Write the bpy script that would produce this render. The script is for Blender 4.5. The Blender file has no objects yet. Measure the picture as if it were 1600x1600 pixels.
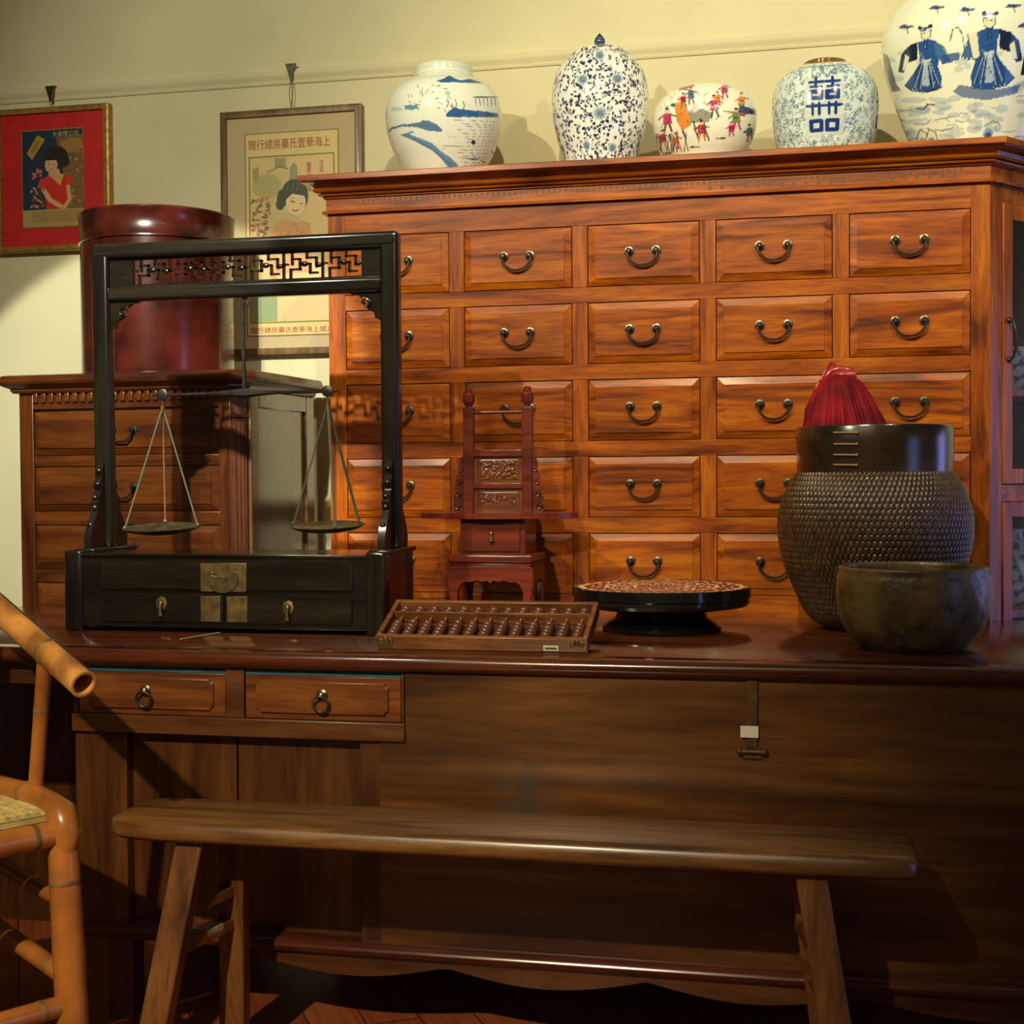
import bpy, math, random
import numpy as np
from mathutils import Vector, Matrix
PI = math.pi
sc = bpy.context.scene
COL = sc.collection
# ------------------------------------------------------------------ camera
H = 1.20                                   # eye height
YAW, PIT, ROLL = math.radians(12.44), math.radians(1.38), math.radians(0.40)
fwd = np.array([-math.sin(YAW)*math.cos(PIT), math.cos(YAW)*math.cos(PIT), -math.sin(PIT)])
r0 = np.array([math.cos(YAW), math.sin(YAW), 0.0]); u0 = np.cross(r0, fwd)
rgt = math.cos(ROLL)*r0 - math.sin(ROLL)*u0
upv = math.sin(ROLL)*r0 + math.cos(ROLL)*u0
F = 2200.0
cd = bpy.data.cameras.new('camera'); cam = bpy.data.objects.new('camera', cd); COL.objects.link(cam)
cam.matrix_world = Matrix(((rgt[0], upv[0], -fwd[0], 0), (rgt[1], upv[1], -fwd[1], 0), (rgt[2], upv[2], -fwd[2], H), (0, 0, 0, 1)))
cd.sensor_width = 36; cd.lens = 36*F/1600; cd.clip_start = 0.05
sc.camera = cam
# ------------------------------------------------------------------ world, exposure
w = bpy.data.worlds.new('world'); sc.world = w; w.use_nodes = True
w.node_tree.nodes['Background'].inputs[0].default_value = (1, 0.85, 0.6, 1)
w.node_tree.nodes['Background'].inputs[1].default_value = 0.02
sc.view_settings.view_transform = 'Standard'; sc.view_settings.look = 'None'
sc.view_settings.exposure = 0.28; sc.view_settings.gamma = 1.0; sc.view_settings.use_curve_mapping = False
# ------------------------------------------------------------------ lamps: shop ceiling spots, the shop window's daylight and two added fills
def spot(loc, tgt, energy, size, blend, rad, col):
    l = bpy.data.lights.new('ceiling_spot', 'SPOT'); o = bpy.data.objects.new('ceiling_spot', l); COL.objects.link(o)
    l.energy = energy; l.spot_size = math.radians(size); l.spot_blend = blend; l.shadow_soft_size = rad; l.color = col
    o.location = loc; o.rotation_euler = (Vector(tgt)-Vector(loc)).to_track_quat('-Z', 'Y').to_euler()
WARM = (1.0, 0.80, 0.50)
spot((-1.70, 1.30, 2.98), (-1.15, 4.2, 1.85), 125, 80, 0.7, 0.02, (1.0, 0.93, 0.66))    # left jar, posters, chest
spot((-1.58, 1.25, 2.98), (-2.12, 4.36, 1.02), 360, 31.5, 0.12, 0.02, (1.0, 0.96, 0.78))  # pool on the left wall
spot((-0.45, 1.70, 2.98), (-0.20, 3.9, 1.95), 120, 76, 0.7, 0.02, (1.0, 0.87, 0.54))    # middle jars, cabinet
spot((0.85, 1.90, 2.98), (0.45, 4.0, 2.15), 72, 70, 0.7, 0.02, (1.0, 0.90, 0.62))       # right jars
spot((-1.15, -0.90, 2.98), (-1.05, 2.90, 0.28), 470, 36, 0.9, 0.03, WARM)               # bench, chair, counter front
l = bpy.data.lights.new('shop_window_daylight', 'AREA'); o = bpy.data.objects.new('shop_window_daylight', l); COL.objects.link(o)
l.shape = 'RECTANGLE'; l.size = 1.5; l.size_y = 1.7; l.energy = 11; l.color = (0.30, 0.45, 1.0)
o.location = (3.3, 1.6, 1.25); o.rotation_euler = (Vector((0.6, 3.9, 1.0))-Vector(o.location)).to_track_quat('-Z', 'Y').to_euler()
l = bpy.data.lights.new('wing_blue_fill', 'AREA'); o = bpy.data.objects.new('wing_blue_fill', l); COL.objects.link(o)  # unseen blue panel added to give the angled cabinet end its violet sheen
l.shape = 'RECTANGLE'; l.size = 1.3; l.size_y = 1.5; l.energy = 17; l.color = (0.34, 0.36, 1.0)
o.location = (2.15, 4.30, 1.0); o.rotation_euler = (Vector((1.2, 3.0, 0.9))-Vector(o.location)).to_track_quat('-Z', 'Y').to_euler()
l = bpy.data.lights.new('ambient_fill', 'AREA'); o = bpy.data.objects.new('ambient_fill', l); COL.objects.link(o)  # soft fill panel added to raise the ambient level
l.shape = 'RECTANGLE'; l.size = 2.4; l.size_y = 1.2; l.energy = 10; l.color = (1.0, 0.88, 0.56); o.location = (-1.2, 0.2, 3.03)

# ------------------------------------------------------------------ helpers
def at(px, py, Y=None, Z=None):
    d = fwd*F + rgt*(px-800) + upv*(800-py)
    t = Y/d[1] if Y is not None else (Z-H)/d[2]
    return Vector((d[0]*t, d[1]*t, H + d[2]*t))
def X_(px, py, Y): return at(px, py, Y)[0]
def Z_(px, py, Y): return at(px, py, Y)[2]
def depth(p): return float(np.dot(np.array([p[0], p[1], p[2]-H]), fwd))

class MB:
    def __init__(s): s.v = []; s.f = []; s.n = 0
    def add(s, V, Fc):
        V = np.asarray(V, float).reshape(-1, 3); s.v.append(V)
        s.f += [tuple(i+s.n for i in q) for q in Fc]; s.n += len(V); return s
    def box(s, x0, y0, z0, x1, y1, z1):
        V = [(x, y, z) for z in (z0, z1) for y in (y0, y1) for x in (x0, x1)]
        return s.add(V, [(0, 2, 3, 1), (4, 5, 7, 6), (0, 1, 5, 4), (2, 6, 7, 3), (0, 4, 6, 2), (1, 3, 7, 5)])
    def prism(s, poly, a, b, axis='y'):       # polygon extruded along an axis between a and b
        n = len(poly); V = []
        for t in (a, b):
            for p, q in poly:
                V.append({'y': (p, t, q), 'z': (p, q, t), 'x': (t, p, q)}[axis])
        Fc = [tuple(range(n)), tuple(range(2*n-1, n-1, -1))] + [(i, i+n, (i+1) % n+n, (i+1) % n) for i in range(n)]
        return s.add(V, Fc)
    def beam(s, A, B, wx, wy, taper=1.0, up=(0, 1, 0)):   # rectangular bar from A to B
        A = Vector(A); B = Vector(B); d = (B-A).normalized(); u = Vector(up); a = d.cross(u).normalized(); b = a.cross(d)
        V = []
        for P, k in ((A, 1), (B, taper)):
            for i, j in ((-1, -1), (1, -1), (1, 1), (-1, 1)): V.append(P + a*(i*wx/2*k) + b*(j*wy/2*k))
        return s.add([tuple(v) for v in V], [(0, 1, 2, 3), (7, 6, 5, 4), (0, 4, 5, 1), (1, 5, 6, 2), (2, 6, 7, 3), (3, 7, 4, 0)])
    def tube(s, pts, rad, n=10, caps=True, closed=False):
        pts = [Vector(p) for p in pts]; m = len(pts)
        R = rad if isinstance(rad, (list, tuple)) else [rad]*m
        V = []; a = None
        for i, p in enumerate(pts):
            if closed: t = pts[(i+1) % m]-pts[i-1]
            else: t = pts[min(i+1, m-1)]-pts[max(i-1, 0)]
            t.normalize()
            if a is None: a = t.cross(Vector((0.13, 0.31, 0.94))); a = a if a.length > .1 else t.cross(Vector((1, 0, 0)))
            a = (a - t*a.dot(t)).normalized(); b = t.cross(a)
            for k in range(n):
                an = 2*PI*k/n; V.append(tuple(p + (a*math.cos(an)+b*math.sin(an))*R[i]))
        Fc = []
        for i in range(m if closed else m-1):
            j = (i+1) % m
            for k in range(n): Fc.append((i*n+k, i*n+(k+1) % n, j*n+(k+1) % n, j*n+k))
        if caps and not closed: Fc += [tuple(range(n-1, -1, -1)), tuple((m-1)*n+k for k in range(n))]
        return s.add(V, Fc)
    def lathe(s, prof, c=(0, 0, 0), n=32, cap=True):
        V = []; m = len(prof)
        for r, z in prof:
            for k in range(n): an = 2*PI*k/n; V.append((c[0]+r*math.cos(an), c[1]+r*math.sin(an), c[2]+z))
        Fc = [(i*n+k, i*n+(k+1) % n, (i+1)*n+(k+1) % n, (i+1)*n+k) for i in range(m-1) for k in range(n)]
        if cap: Fc += [tuple(range(n-1, -1, -1)), tuple((m-1)*n+k for k in range(n))]
        return s.add(V, Fc)
    def ball(s, c, r, sx=1, sy=1, sz=1, n=12):
        pr = [(max(1e-4, math.sin(PI*i/8))*r, -math.cos(PI*i/8)*r) for i in range(9)]
        q = MB().lathe(pr, n=n); V = q.v[0]*np.array([sx, sy, sz])+np.array(c)
        return s.add(V, q.f)
    def build(s, name, mat, parent=None, loc=None, bevel=0, seg=2, angle=38, xf=None):
        V = np.concatenate(s.v)
        if xf is not None: V = V @ np.array(xf.to_3x3()).T + np.array(xf.translation)
        if loc is None: off = Vector(parent.location) if parent and parent.type == 'EMPTY' else Vector((0, 0, 0))
        else: off = Vector((0, 0, 0))
        V = V - np.array(off)
        me = bpy.data.meshes.new(name); me.from_pydata(V.tolist(), [], s.f); me.update()
        me.shade_smooth(); me.set_sharp_from_angle(angle=math.radians(angle))
        me.materials.append(mat)
        o = bpy.data.objects.new(name, me); COL.objects.link(o)
        if loc is not None: o.location = loc
        if parent: o.parent = parent
        if bevel:
            b = o.modifiers.new('bevel', 'BEVEL'); b.width = bevel; b.segments = seg; b.limit_method = 'ANGLE'; b.angle_limit = math.radians(40)
        return o
def tag(o, label, cat, group=None):
    o['label'] = label; o['category'] = cat
    if group: o['group'] = group
    return o
def thing(name, label, cat, loc, group=None, rz=0):
    o = bpy.data.objects.new(name, None); COL.objects.link(o); o.location = loc; o.rotation_euler = (0, 0, rz); o.empty_display_size = .05
    return tag(o, label, cat, group)
def struct(o): o['kind'] = 'structure'; return o
def copy_part(o, parent, loc):
    c = o.copy(); COL.objects.link(c); c.parent = parent; c.location = loc
    for ch in list(o.children):
        g = ch.copy(); COL.objects.link(g); g.parent = c
    return c

# ------------------------------------------------------------------ materials
def newmat(name):
    m = bpy.data.materials.new(name); m.use_nodes = True; nt = m.node_tree
    return m, nt, nt.nodes['Principled BSDF']
def plain(name, col, rough=.5, metal=0, coat=0, noise=0, nscale=30, bump=0, spec=.5):
    m, nt, b = newmat(name); N = nt.nodes; L = nt.links
    b.inputs['Base Color'].default_value = (*col, 1); b.inputs['Roughness'].default_value = rough
    b.inputs['Metallic'].default_value = metal; b.inputs['Coat Weight'].default_value = coat; b.inputs['Coat Roughness'].default_value = .1
    b.inputs['Specular IOR Level'].default_value = spec
    if noise or bump:
        tc = N.new('ShaderNodeTexCoord'); nz = N.new('ShaderNodeTexNoise'); nz.inputs['Scale'].default_value = nscale; nz.inputs['Detail'].default_value = 6
        L.new(tc.outputs['Object'], nz.inputs['Vector'])
        if noise:
            mx = N.new('ShaderNodeMixRGB'); mx.inputs[1].default_value = (*[c*(1-noise) for c in col], 1); mx.inputs[2].default_value = (*[min(1, c*(1+noise)) for c in col], 1)
            cr = N.new('ShaderNodeValToRGB'); cr.color_ramp.elements[0].position = .35; cr.color_ramp.elements[1].position = .65
            L.new(nz.outputs['Fac'], cr.inputs[0]); L.new(cr.outputs[0], mx.inputs[0]); L.new(mx.outputs[0], b.inputs['Base Color'])
        if bump:
            bp = N.new('ShaderNodeBump'); bp.inputs['Strength'].default_value = bump; bp.inputs['Distance'].default_value = .004 if bump < .9 else .012
            L.new(nz.outputs['Fac'], bp.inputs['Height']); L.new(bp.outputs[0], b.inputs['Normal'])
    return m
def wood(name, cols, axis='x', rough=.35, coat=.25, scale=1.0, bump=.12, stain=None):
    m, nt, b = newmat(name); N = nt.nodes; L = nt.links
    tc = N.new('ShaderNodeTexCoord'); oi = N.new('ShaderNodeObjectInfo')
    mul = N.new('ShaderNodeMath'); mul.operation = 'MULTIPLY'; mul.inputs[1].default_value = 37.0; L.new(oi.outputs['Random'], mul.inputs[0])
    ad = N.new('ShaderNodeVectorMath'); ad.operation = 'ADD'; L.new(tc.outputs['Object'], ad.inputs[0]); L.new(mul.outputs[0], ad.inputs[1])
    mp = N.new('ShaderNodeMapping'); L.new(ad.outputs[0], mp.inputs[0])
    lo, hi = 1.6*scale, 16.0*scale
    mp.inputs['Scale'].default_value = {'x': (lo, hi, hi), 'y': (hi, lo, hi), 'z': (hi, hi, lo)}[axis]
    n1 = N.new('ShaderNodeTexNoise'); n1.inputs['Scale'].default_value = 1.0; n1.inputs['Detail'].default_value = 5; n1.inputs['Distortion'].default_value = 1.4; L.new(mp.outputs[0], n1.inputs['Vector'])
    cr = N.new('ShaderNodeValToRGB'); e = cr.color_ramp.elements
    e[0].position = .3; e[0].color = (*cols[0], 1); e[1].position = .72; e[1].color = (*cols[2], 1)
    k = e.new(.5); k.color = (*cols[1], 1); L.new(n1.outputs['Fac'], cr.inputs[0])
    mp2 = N.new('ShaderNodeMapping'); L.new(ad.outputs[0], mp2.inputs[0]); s2 = 8
    mp2.inputs['Scale'].default_value = tuple(v*s2 for v in mp.inputs['Scale'].default_value)
    n2 = N.new('ShaderNodeTexNoise'); n2.inputs['Scale'].default_value = 1; n2.inputs['Detail'].default_value = 3; L.new(mp2.outputs[0], n2.inputs['Vector'])
    c2 = N.new('ShaderNodeValToRGB'); c2.color_ramp.elements[0].position = .32; c2.color_ramp.elements[0].color = (.55, .5, .45, 1); c2.color_ramp.elements[1].position = .55; c2.color_ramp.elements[1].color = (1, 1, 1, 1)
    L.new(n2.outputs['Fac'], c2.inputs[0])
    mx = N.new('ShaderNodeMixRGB'); mx.blend_type = 'MULTIPLY'; mx.inputs[0].default_value = .7; L.new(cr.outputs[0], mx.inputs[1]); L.new(c2.outputs[0], mx.inputs[2])
    n3 = N.new('ShaderNodeTexNoise'); n3.inputs['Scale'].default_value = 3.5; n3.inputs['Detail'].default_value = 3; L.new(ad.outputs[0], n3.inputs['Vector'])
    c3 = N.new('ShaderNodeValToRGB'); c3.color_ramp.elements[0].position = .3; c3.color_ramp.elements[0].color = (.62, .58, .55, 1); c3.color_ramp.elements[1].position = .6; c3.color_ramp.elements[1].color = (1, 1, 1, 1)
    L.new(n3.outputs['Fac'], c3.inputs[0])
    m2 = N.new('ShaderNodeMixRGB'); m2.blend_type = 'MULTIPLY'; m2.inputs[0].default_value = .8; L.new(mx.outputs[0], m2.inputs[1]); L.new(c3.outputs[0], m2.inputs[2])
    last = m2.outputs[0]
    if stain:                                  # a worn grey patch with its own place on the board
        (sx, sy, sz), rad, scol = stain
        sb = N.new('ShaderNodeVectorMath'); sb.operation = 'SUBTRACT'; L.new(tc.outputs['Object'], sb.inputs[0]); sb.inputs[1].default_value = (sx, sy, sz)
        ln = N.new('ShaderNodeVectorMath'); ln.operation = 'LENGTH'; L.new(sb.outputs[0], ln.inputs[0])
        n4 = N.new('ShaderNodeTexNoise'); n4.inputs['Scale'].default_value = 28; n4.inputs['Detail'].default_value = 5; L.new(tc.outputs['Object'], n4.inputs['Vector'])
        m4 = N.new('ShaderNodeMath'); m4.operation = 'MULTIPLY_ADD'; m4.inputs[1].default_value = rad*2.4; m4.inputs[2].default_value = -rad*1.1; L.new(n4.outputs['Fac'], m4.inputs[0])
        a4 = N.new('ShaderNodeMath'); a4.operation = 'ADD'; L.new(ln.outputs['Value'], a4.inputs[0]); L.new(m4.outputs[0], a4.inputs[1])
        mr = N.new('ShaderNodeMapRange'); mr.inputs[1].default_value = rad*.4; mr.inputs[2].default_value = rad; mr.inputs[3].default_value = .75; mr.inputs[4].default_value = 0; L.new(a4.outputs[0], mr.inputs[0])
        m5 = N.new('ShaderNodeMixRGB'); L.new(mr.outputs[0], m5.inputs[0]); L.new(last, m5.inputs[1]); m5.inputs[2].default_value = (*scol, 1); last = m5.outputs[0]
    L.new(last, b.inputs['Base Color'])
    b.inputs['Roughness'].default_value = rough; b.inputs['Coat Weight'].default_value = coat; b.inputs['Coat Roughness'].default_value = .18
    bp = N.new('ShaderNodeBump'); bp.inputs['Strength'].default_value = bump; bp.inputs['Distance'].default_value = .002
    L.new(n2.outputs['Fac'], bp.inputs['Height']); L.new(bp.outputs[0], b.inputs['Normal'])
    return m
def painted(name, rough=.12, coat=.4, bump=0):
    m, nt, b = newmat(name); a = nt.nodes.new('ShaderNodeAttribute'); a.attribute_name = 'paint'
    nt.links.new(a.outputs['Color'], b.inputs['Base Color']); b.inputs['Roughness'].default_value = rough; b.inputs['Coat Weight'].default_value = coat; b.inputs['Coat Roughness'].default_value = .05
    return m
CABC = [(.13, .022, .001), (.40, .086, .002), (.58, .165, .004)]
M = {}
M['cab_x'] = wood('honey_red_wood_across', CABC, 'x', .40, .12, 1.35)
M['cab_z'] = wood('honey_red_wood_upright', CABC, 'z', .40, .12, 1.35)
for k_ in ('cab_x', 'cab_z'): M[k_].node_tree.nodes['Principled BSDF'].inputs['Specular IOR Level'].default_value = .32
M['cornice'] = wood('cornice_wood', CABC, 'x', .26, .45)
M['chest'] = wood('brown_chest_wood', [(.048, .011, .003), (.110, .028, .004), (.16, .048, .007)], 'x', .3, .4)
M['chest_z'] = wood('brown_chest_wood_upright', [(.048, .011, .003), (.110, .028, .004), (.16, .048, .007)], 'z', .3, .4)
CNT = [(.036, .011, .003), (.095, .031, .006), (.15, .056, .012)]
M['pilaster'] = wood('matt_pilaster_wood', [(.060, .014, .004), (.13, .034, .006), (.19, .058, .010)], 'z', .6, 0)
M['chest_side'] = wood('glossy_chest_side_glare', [(.10, .045, .02), (.19, .09, .04), (.25, .13, .06)], 'z', .2, 1.0)  # base paler than the chest wood: grazing glare painted into the colour
M['counter'] = wood('dark_counter_wood', CNT, 'x', .38, .3, .7)
M['counter_z'] = wood('dark_counter_wood_upright', CNT, 'z', .38, .3, .7)
M['counter_top'] = wood('polished_counter_top', [(.045, .010, .005), (.095, .022, .008), (.13, .035, .012)], 'x', .16, .6, .8, .05)
M['counter_drawer'] = wood('counter_drawer_wood', [(.085, .025, .006), (.18, .052, .010), (.25, .085, .016)], 'x', .35, .3)
M['blue'] = plain('blue_green_paint', (.018, .10, .145), .5, noise=.3)
M['bench'] = wood('worn_bench_wood', [(.075, .030, .008), (.18, .080, .020), (.27, .135, .038)], 'x', .36, .35, .9, .2)
M['bench_z'] = wood('worn_bench_leg_wood', [(.080, .030, .007), (.18, .070, .016), (.26, .115, .028)], 'z', .42, .2, .9, .2)
M['black'] = wood('black_lacquered_wood', [(.004, .003, .003), (.011, .009, .006), (.022, .016, .009)], 'x', .22, .6, 1, .06)
M['black_z'] = wood('black_lacquered_wood_upright', [(.004, .003, .003), (.010, .008, .006), (.020, .015, .010)], 'z', .22, .6, 1, .06)
M['side_red'] = wood('red_brown_side_wood', [(.12, .025, .006), (.20, .04, .009), (.26, .06, .012)], 'z', .4, .2)
M['red_lac'] = wood('red_lacquered_wood', [(.085, .012, .006), (.17, .022, .009), (.24, .035, .014)], 'x', .3, .4)
M['red_carve'] = wood('carved_gold_red_wood', [(.10, .020, .008), (.21, .055, .015), (.30, .095, .026)], 'x', .32, .35)
M['hatbox'] = plain('dark_red_lacquer', (.062, .009, .005), .22, noise=.75, nscale=7, bump=.12, coat=.6)
M['brass'] = plain('aged_brass', (.22, .16, .07), .42, .85, 0, .35, 40)
M['pull'] = plain('dark_bronze', (.14, .12, .09), .32, .9, 0, .2, 60)
M['hasp'] = plain('brown_patinated_hasp', (.10, .052, .018), .45, .4, 0, .4, 40)
M['iron'] = plain('blackened_iron', (.05, .045, .04), .4, .8, 0, .3, 60)
M['pan'] = plain('tarnished_pan_brass', (.17, .14, .075), .4, .85, 0, .35, 50)
M['cord'] = plain('grey_green_cord', (.10, .11, .075), .8)
M['cord_red'] = plain('faded_pink_cord', (.30, .17, .13), .8)
M['bamboo'] = plain('orange_bamboo', (.34, .12, .022), .28, noise=.35, nscale=9, bump=.1, coat=.4)
M['bamboo_x'] = plain('pale_mottled_bamboo', (.52, .24, .06), .3, noise=.5, nscale=13, bump=.1, coat=.4)
M['bamboo_node'] = plain('bamboo_node', (.20, .11, .035), .5, noise=.4)
M['gold'] = plain('gilt_frame', (.45, .27, .06), .38, .6, 0, .3, 60, .3)
M['frame_wood'] = wood('walnut_frame', [(.11, .06, .025), (.20, .12, .05), (.28, .18, .08)], 'z', .4, .2)
M['red_mat'] = plain('red_mat_board', (.55, .008, .010), .6, noise=.12, nscale=20)
M['cream_mat'] = plain('cream_mat_board', (.52, .42, .24), .75)
M['wall'] = plain('cream_plaster_wall', (.70, .66, .43), .75, noise=.04, nscale=3, bump=.05)
M['paint'] = painted('painted_porcelain')
M['print'] = painted('printed_paper', .5, .15)
M['ink_red'] = plain('red_ink', (.40, .03, .02), .6)
M['ink_dark'] = plain('dark_ink', (.10, .06, .03), .6)
M['ink_gold'] = plain('gold_ink', (.5, .4, .12), .5)
M['tassel'] = plain('crimson_silk', (.17, .005, .010), .7, noise=.6, nscale=14, spec=.15)
M['tassel_knot'] = plain('crimson_cord_knot', (.32, .02, .02), .3, coat=.4)
M['stone'] = plain('brown_stoneware', (.11, .072, .024), .40, noise=.6, nscale=14, bump=1.0, coat=.12)
M['collar'] = wood('dark_basket_collar', [(.012, .008, .005), (.032, .018, .010), (.05, .03, .015)], 'x', .22, .6, .6, .08)
M['tray'] = plain('black_lacquer', (.006, .006, .007), .14, coat=.8)
M['paper'] = plain('white_paper_tag', (.7, .66, .52), .7)
M['bead'] = plain('dark_brown_bead', (.105, .034, .018), .38, coat=.15, noise=.3)
M['rod'] = plain('orange_bamboo_rod', (.50, .14, .03), .4)
M['abacus'] = wood('abacus_wood', [(.10, .035, .012), (.22, .08, .022), (.32, .13, .035)], 'x', .35, .3, 1.5)
M['abacus_bed'] = plain('abacus_bed_wood', (.10, .035, .014), .5, noise=.3)
M['cane'] = plain('woven_cane', (.50, .40, .15), .5, noise=.2)
M['dark'] = plain('dark_interior', (.02, .012, .008), .6)
g_, nt_, b_ = newmat('cabinet_glass'); b_.inputs['Base Color'].default_value = (.9, .95, .95, 1); b_.inputs['Roughness'].default_value = .02
b_.inputs['Transmission Weight'].default_value = 1; b_.inputs['IOR'].default_value = 1.1; M['glass'] = g_
def basket_mat():
    m, nt, b = newmat('woven_willow'); N = nt.nodes; L = nt.links
    a = N.new('ShaderNodeAttribute'); a.attribute_name = 'paint'; L.new(a.outputs['Color'], b.inputs['Base Color']); b.inputs['Roughness'].default_value = .32; b.inputs['Coat Weight'].default_value = .3
    return m
M['weave'] = basket_mat()
def floor_mat():
    m, nt, b = newmat('red_plank_floor'); N = nt.nodes; L = nt.links
    tc = N.new('ShaderNodeTexCoord'); mp = N.new('ShaderNodeMapping'); L.new(tc.outputs['Object'], mp.inputs[0]); mp.inputs['Rotation'].default_value = (0, 0, math.radians(58))
    br = N.new('ShaderNodeTexBrick'); br.inputs['Scale'].default_value = 1; br.inputs['Brick Width'].default_value = 1.2; br.inputs['Row Height'].default_value = .12; br.inputs['Mortar Size'].default_value = .002
    br.inputs['Color1'].default_value = (.30, .065, .022, 1); br.inputs['Color2'].default_value = (.38, .10, .035, 1); br.inputs['Mortar'].default_value = (.06, .015, .006, 1); L.new(mp.outputs[0], br.inputs['Vector'])
    m2 = N.new('ShaderNodeMapping'); m2.inputs['Scale'].default_value = (4, 70, 4); L.new(mp.outputs[0], m2.inputs[0])
    nz = N.new('ShaderNodeTexNoise'); nz.inputs['Scale'].default_value = 1; nz.inputs['Detail'].default_value = 4; L.new(m2.outputs[0], nz.inputs['Vector'])
    cr = N.new('ShaderNodeValToRGB'); cr.color_ramp.elements[0].position = .3; cr.color_ramp.elements[0].color = (.5, .45, .42, 1); cr.color_ramp.elements[1].position = .65; L.new(nz.outputs['Fac'], cr.inputs[0])
    mx = N.new('ShaderNodeMixRGB'); mx.blend_type = 'MULTIPLY'; mx.inputs[0].default_value = .7; L.new(br.outputs['Color'], mx.inputs[1]); L.new(cr.outputs[0], mx.inputs[2]); L.new(mx.outputs[0], b.inputs['Base Color']); b.inputs['Roughness'].default_value = .35
    return m
M['floor'] = floor_mat()
M['ceiling'] = plain('cream_ceiling', (.6, .55, .4), .8)

# ------------------------------------------------------------------ the room
YW = 4.36; CZ = 3.05
struct(MB().box(-4.2, -2.6, -.1, 3.4, YW+.1, 0).build('floor', M['floor']))
struct(MB().box(-4.2, -2.6, CZ, 3.4, YW+.1, CZ+.1).build('ceiling', M['ceiling']))
struct(MB().box(-4.2, YW, 0, 3.4, YW+.1, CZ).build('wall_back', M['wall']))
struct(MB().box(-4.3, -2.6, 0, -4.2, YW+.1, CZ).build('wall_left', M['wall']))
struct(MB().box(3.4, -2.6, 0, 3.5, YW+.1, CZ).build('wall_right', M['wall']))
struct(MB().box(-4.2, -2.7, 0, 3.4, -2.6, CZ).build('wall_front', M['wall']))
zr = H + 1.29*YW/4.3
prof = [(YW, zr-.020), (YW-.006, zr-.020), (YW-.009, zr-.014), (YW-.006, zr-.010), (YW-.012, zr), (YW-.018, zr+.008), (YW-.018, zr+.016), (YW-.013, zr+.020), (YW-.013, zr+.026), (YW, zr+.028)]
struct(MB().prism(prof, -4.2, 3.4, 'x').build('trim_1', M['wall'], angle=60))

# ------------------------------------------------------------------ counter (long dark altar coffer)
YC = 2.80; YCR = 3.72; ZT = H-.3665
cx0, cx1 = -2.75, 1.15
ct = thing('counter_table', 'long dark wooden counter table with polished top, two ring-pull drawers and a wide plain front', 'table', (cx0, YC, 0))
e = ZT
edge = [(YC+.01, e-.036), (YC-.004, e-.034), (YC-.012, e-.024), (YC-.013, e-.012), (YC-.008, e-.004), (YC, e), (YC+.05, e), (YC+.052, e-.0012), (YC+.056, e-.0012), (YC+.058, e), (YCR, e), (YCR, e-.036)]
MB().prism(edge, cx0, cx1, 'x').build('tabletop', M['counter_top'], ct, angle=50)
def CX(px, py=1100): return X_(px, py, YC)
def CZt(px, py): return Z_(px, py, YC)
zt2 = e-.036
zb = H-.974                                # bottom moulding
xs = [CX(115, 1300), CX(195, 1300), CX(360, 1300), CX(560, 1300), CX(590, 1300), CX(630, 1150)]
zr0, zr1 = CZt(628, 1160), CZt(628, 1131)  # rail under the drawers
xd = [CX(118), CX(350), CX(379), CX(625)]
# carcass back and floor (dark, behind the face)
MB().box(xs[0]+.002, YC+.10, zb, cx1-.02, YCR-.02, zt2).build('carcass', M['counter_z'], ct)
# stiles left; beyond them the top overhangs a set-back end
MB().box(xs[0], YC+.012, zb, xs[1], YC+.1, zr0).build('stile', M['counter_z'], ct, bevel=.002)
MB().box(xs[3], YC+.012, zb, xs[4]+.004, YC+.1, zr0).build('stile', M['counter_z'], ct, bevel=.002)
MB().box(cx0+.02, 3.45, .0, xs[0]+.001, 3.49, zt2-.001).build('end_panel', M['counter_z'], ct)
MB().box(cx0+.02, YC+.03, zt2-.05, xs[0], YC+.05, zt2-.0005).build('end_rail', M['counter'], ct, bevel=.002)
for a, b in ((xs[1], xs[2]-.002), (xs[2]+.002, xs[3])):
    MB().box(a, YC+.04, zb+.002, b, YC+.1, zr0).build('door', M['counter_z'], ct, bevel=.002)
MB().box(xs[0]+.0, YC-.002, zr0, xs[5]+.003, YC+.1, zr1).build('drawer_rail', M['counter'], ct, bevel=.002)
for a, b in ((xs[0], xd[0]), (xd[1], xd[2]), (xd[3], xs[5])): MB().box(a, YC+.008, zr1, b, YC+.1, zt2).build('drawer_divider', M['counter'], ct, bevel=.0015)
stp = (CX(820, 1245)-cx0, 0.0, CZt(820, 1245))
bigm = wood('wide_front_panel_wood', [(.034, .010, .003), (.105, .038, .006), (.21, .090, .016)], 'x', .36, .3, .45, .1, stain=(stp, .075, (.045, .040, .032)))
MB().box(xs[4]+.004, YC+.006, zb, cx1-.06, YC+.1, zr0-.0005).add([], []).box(xs[5]+.003, YC+.006, zr0-.0005, cx1-.06, YC+.1, zt2).build('front_panel', bigm, ct)
MB().box(cx1-.06, YC, zb, cx1-.01, YC+.1, zt2).build('stile', M['counter_z'], ct, bevel=.002)
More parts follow.
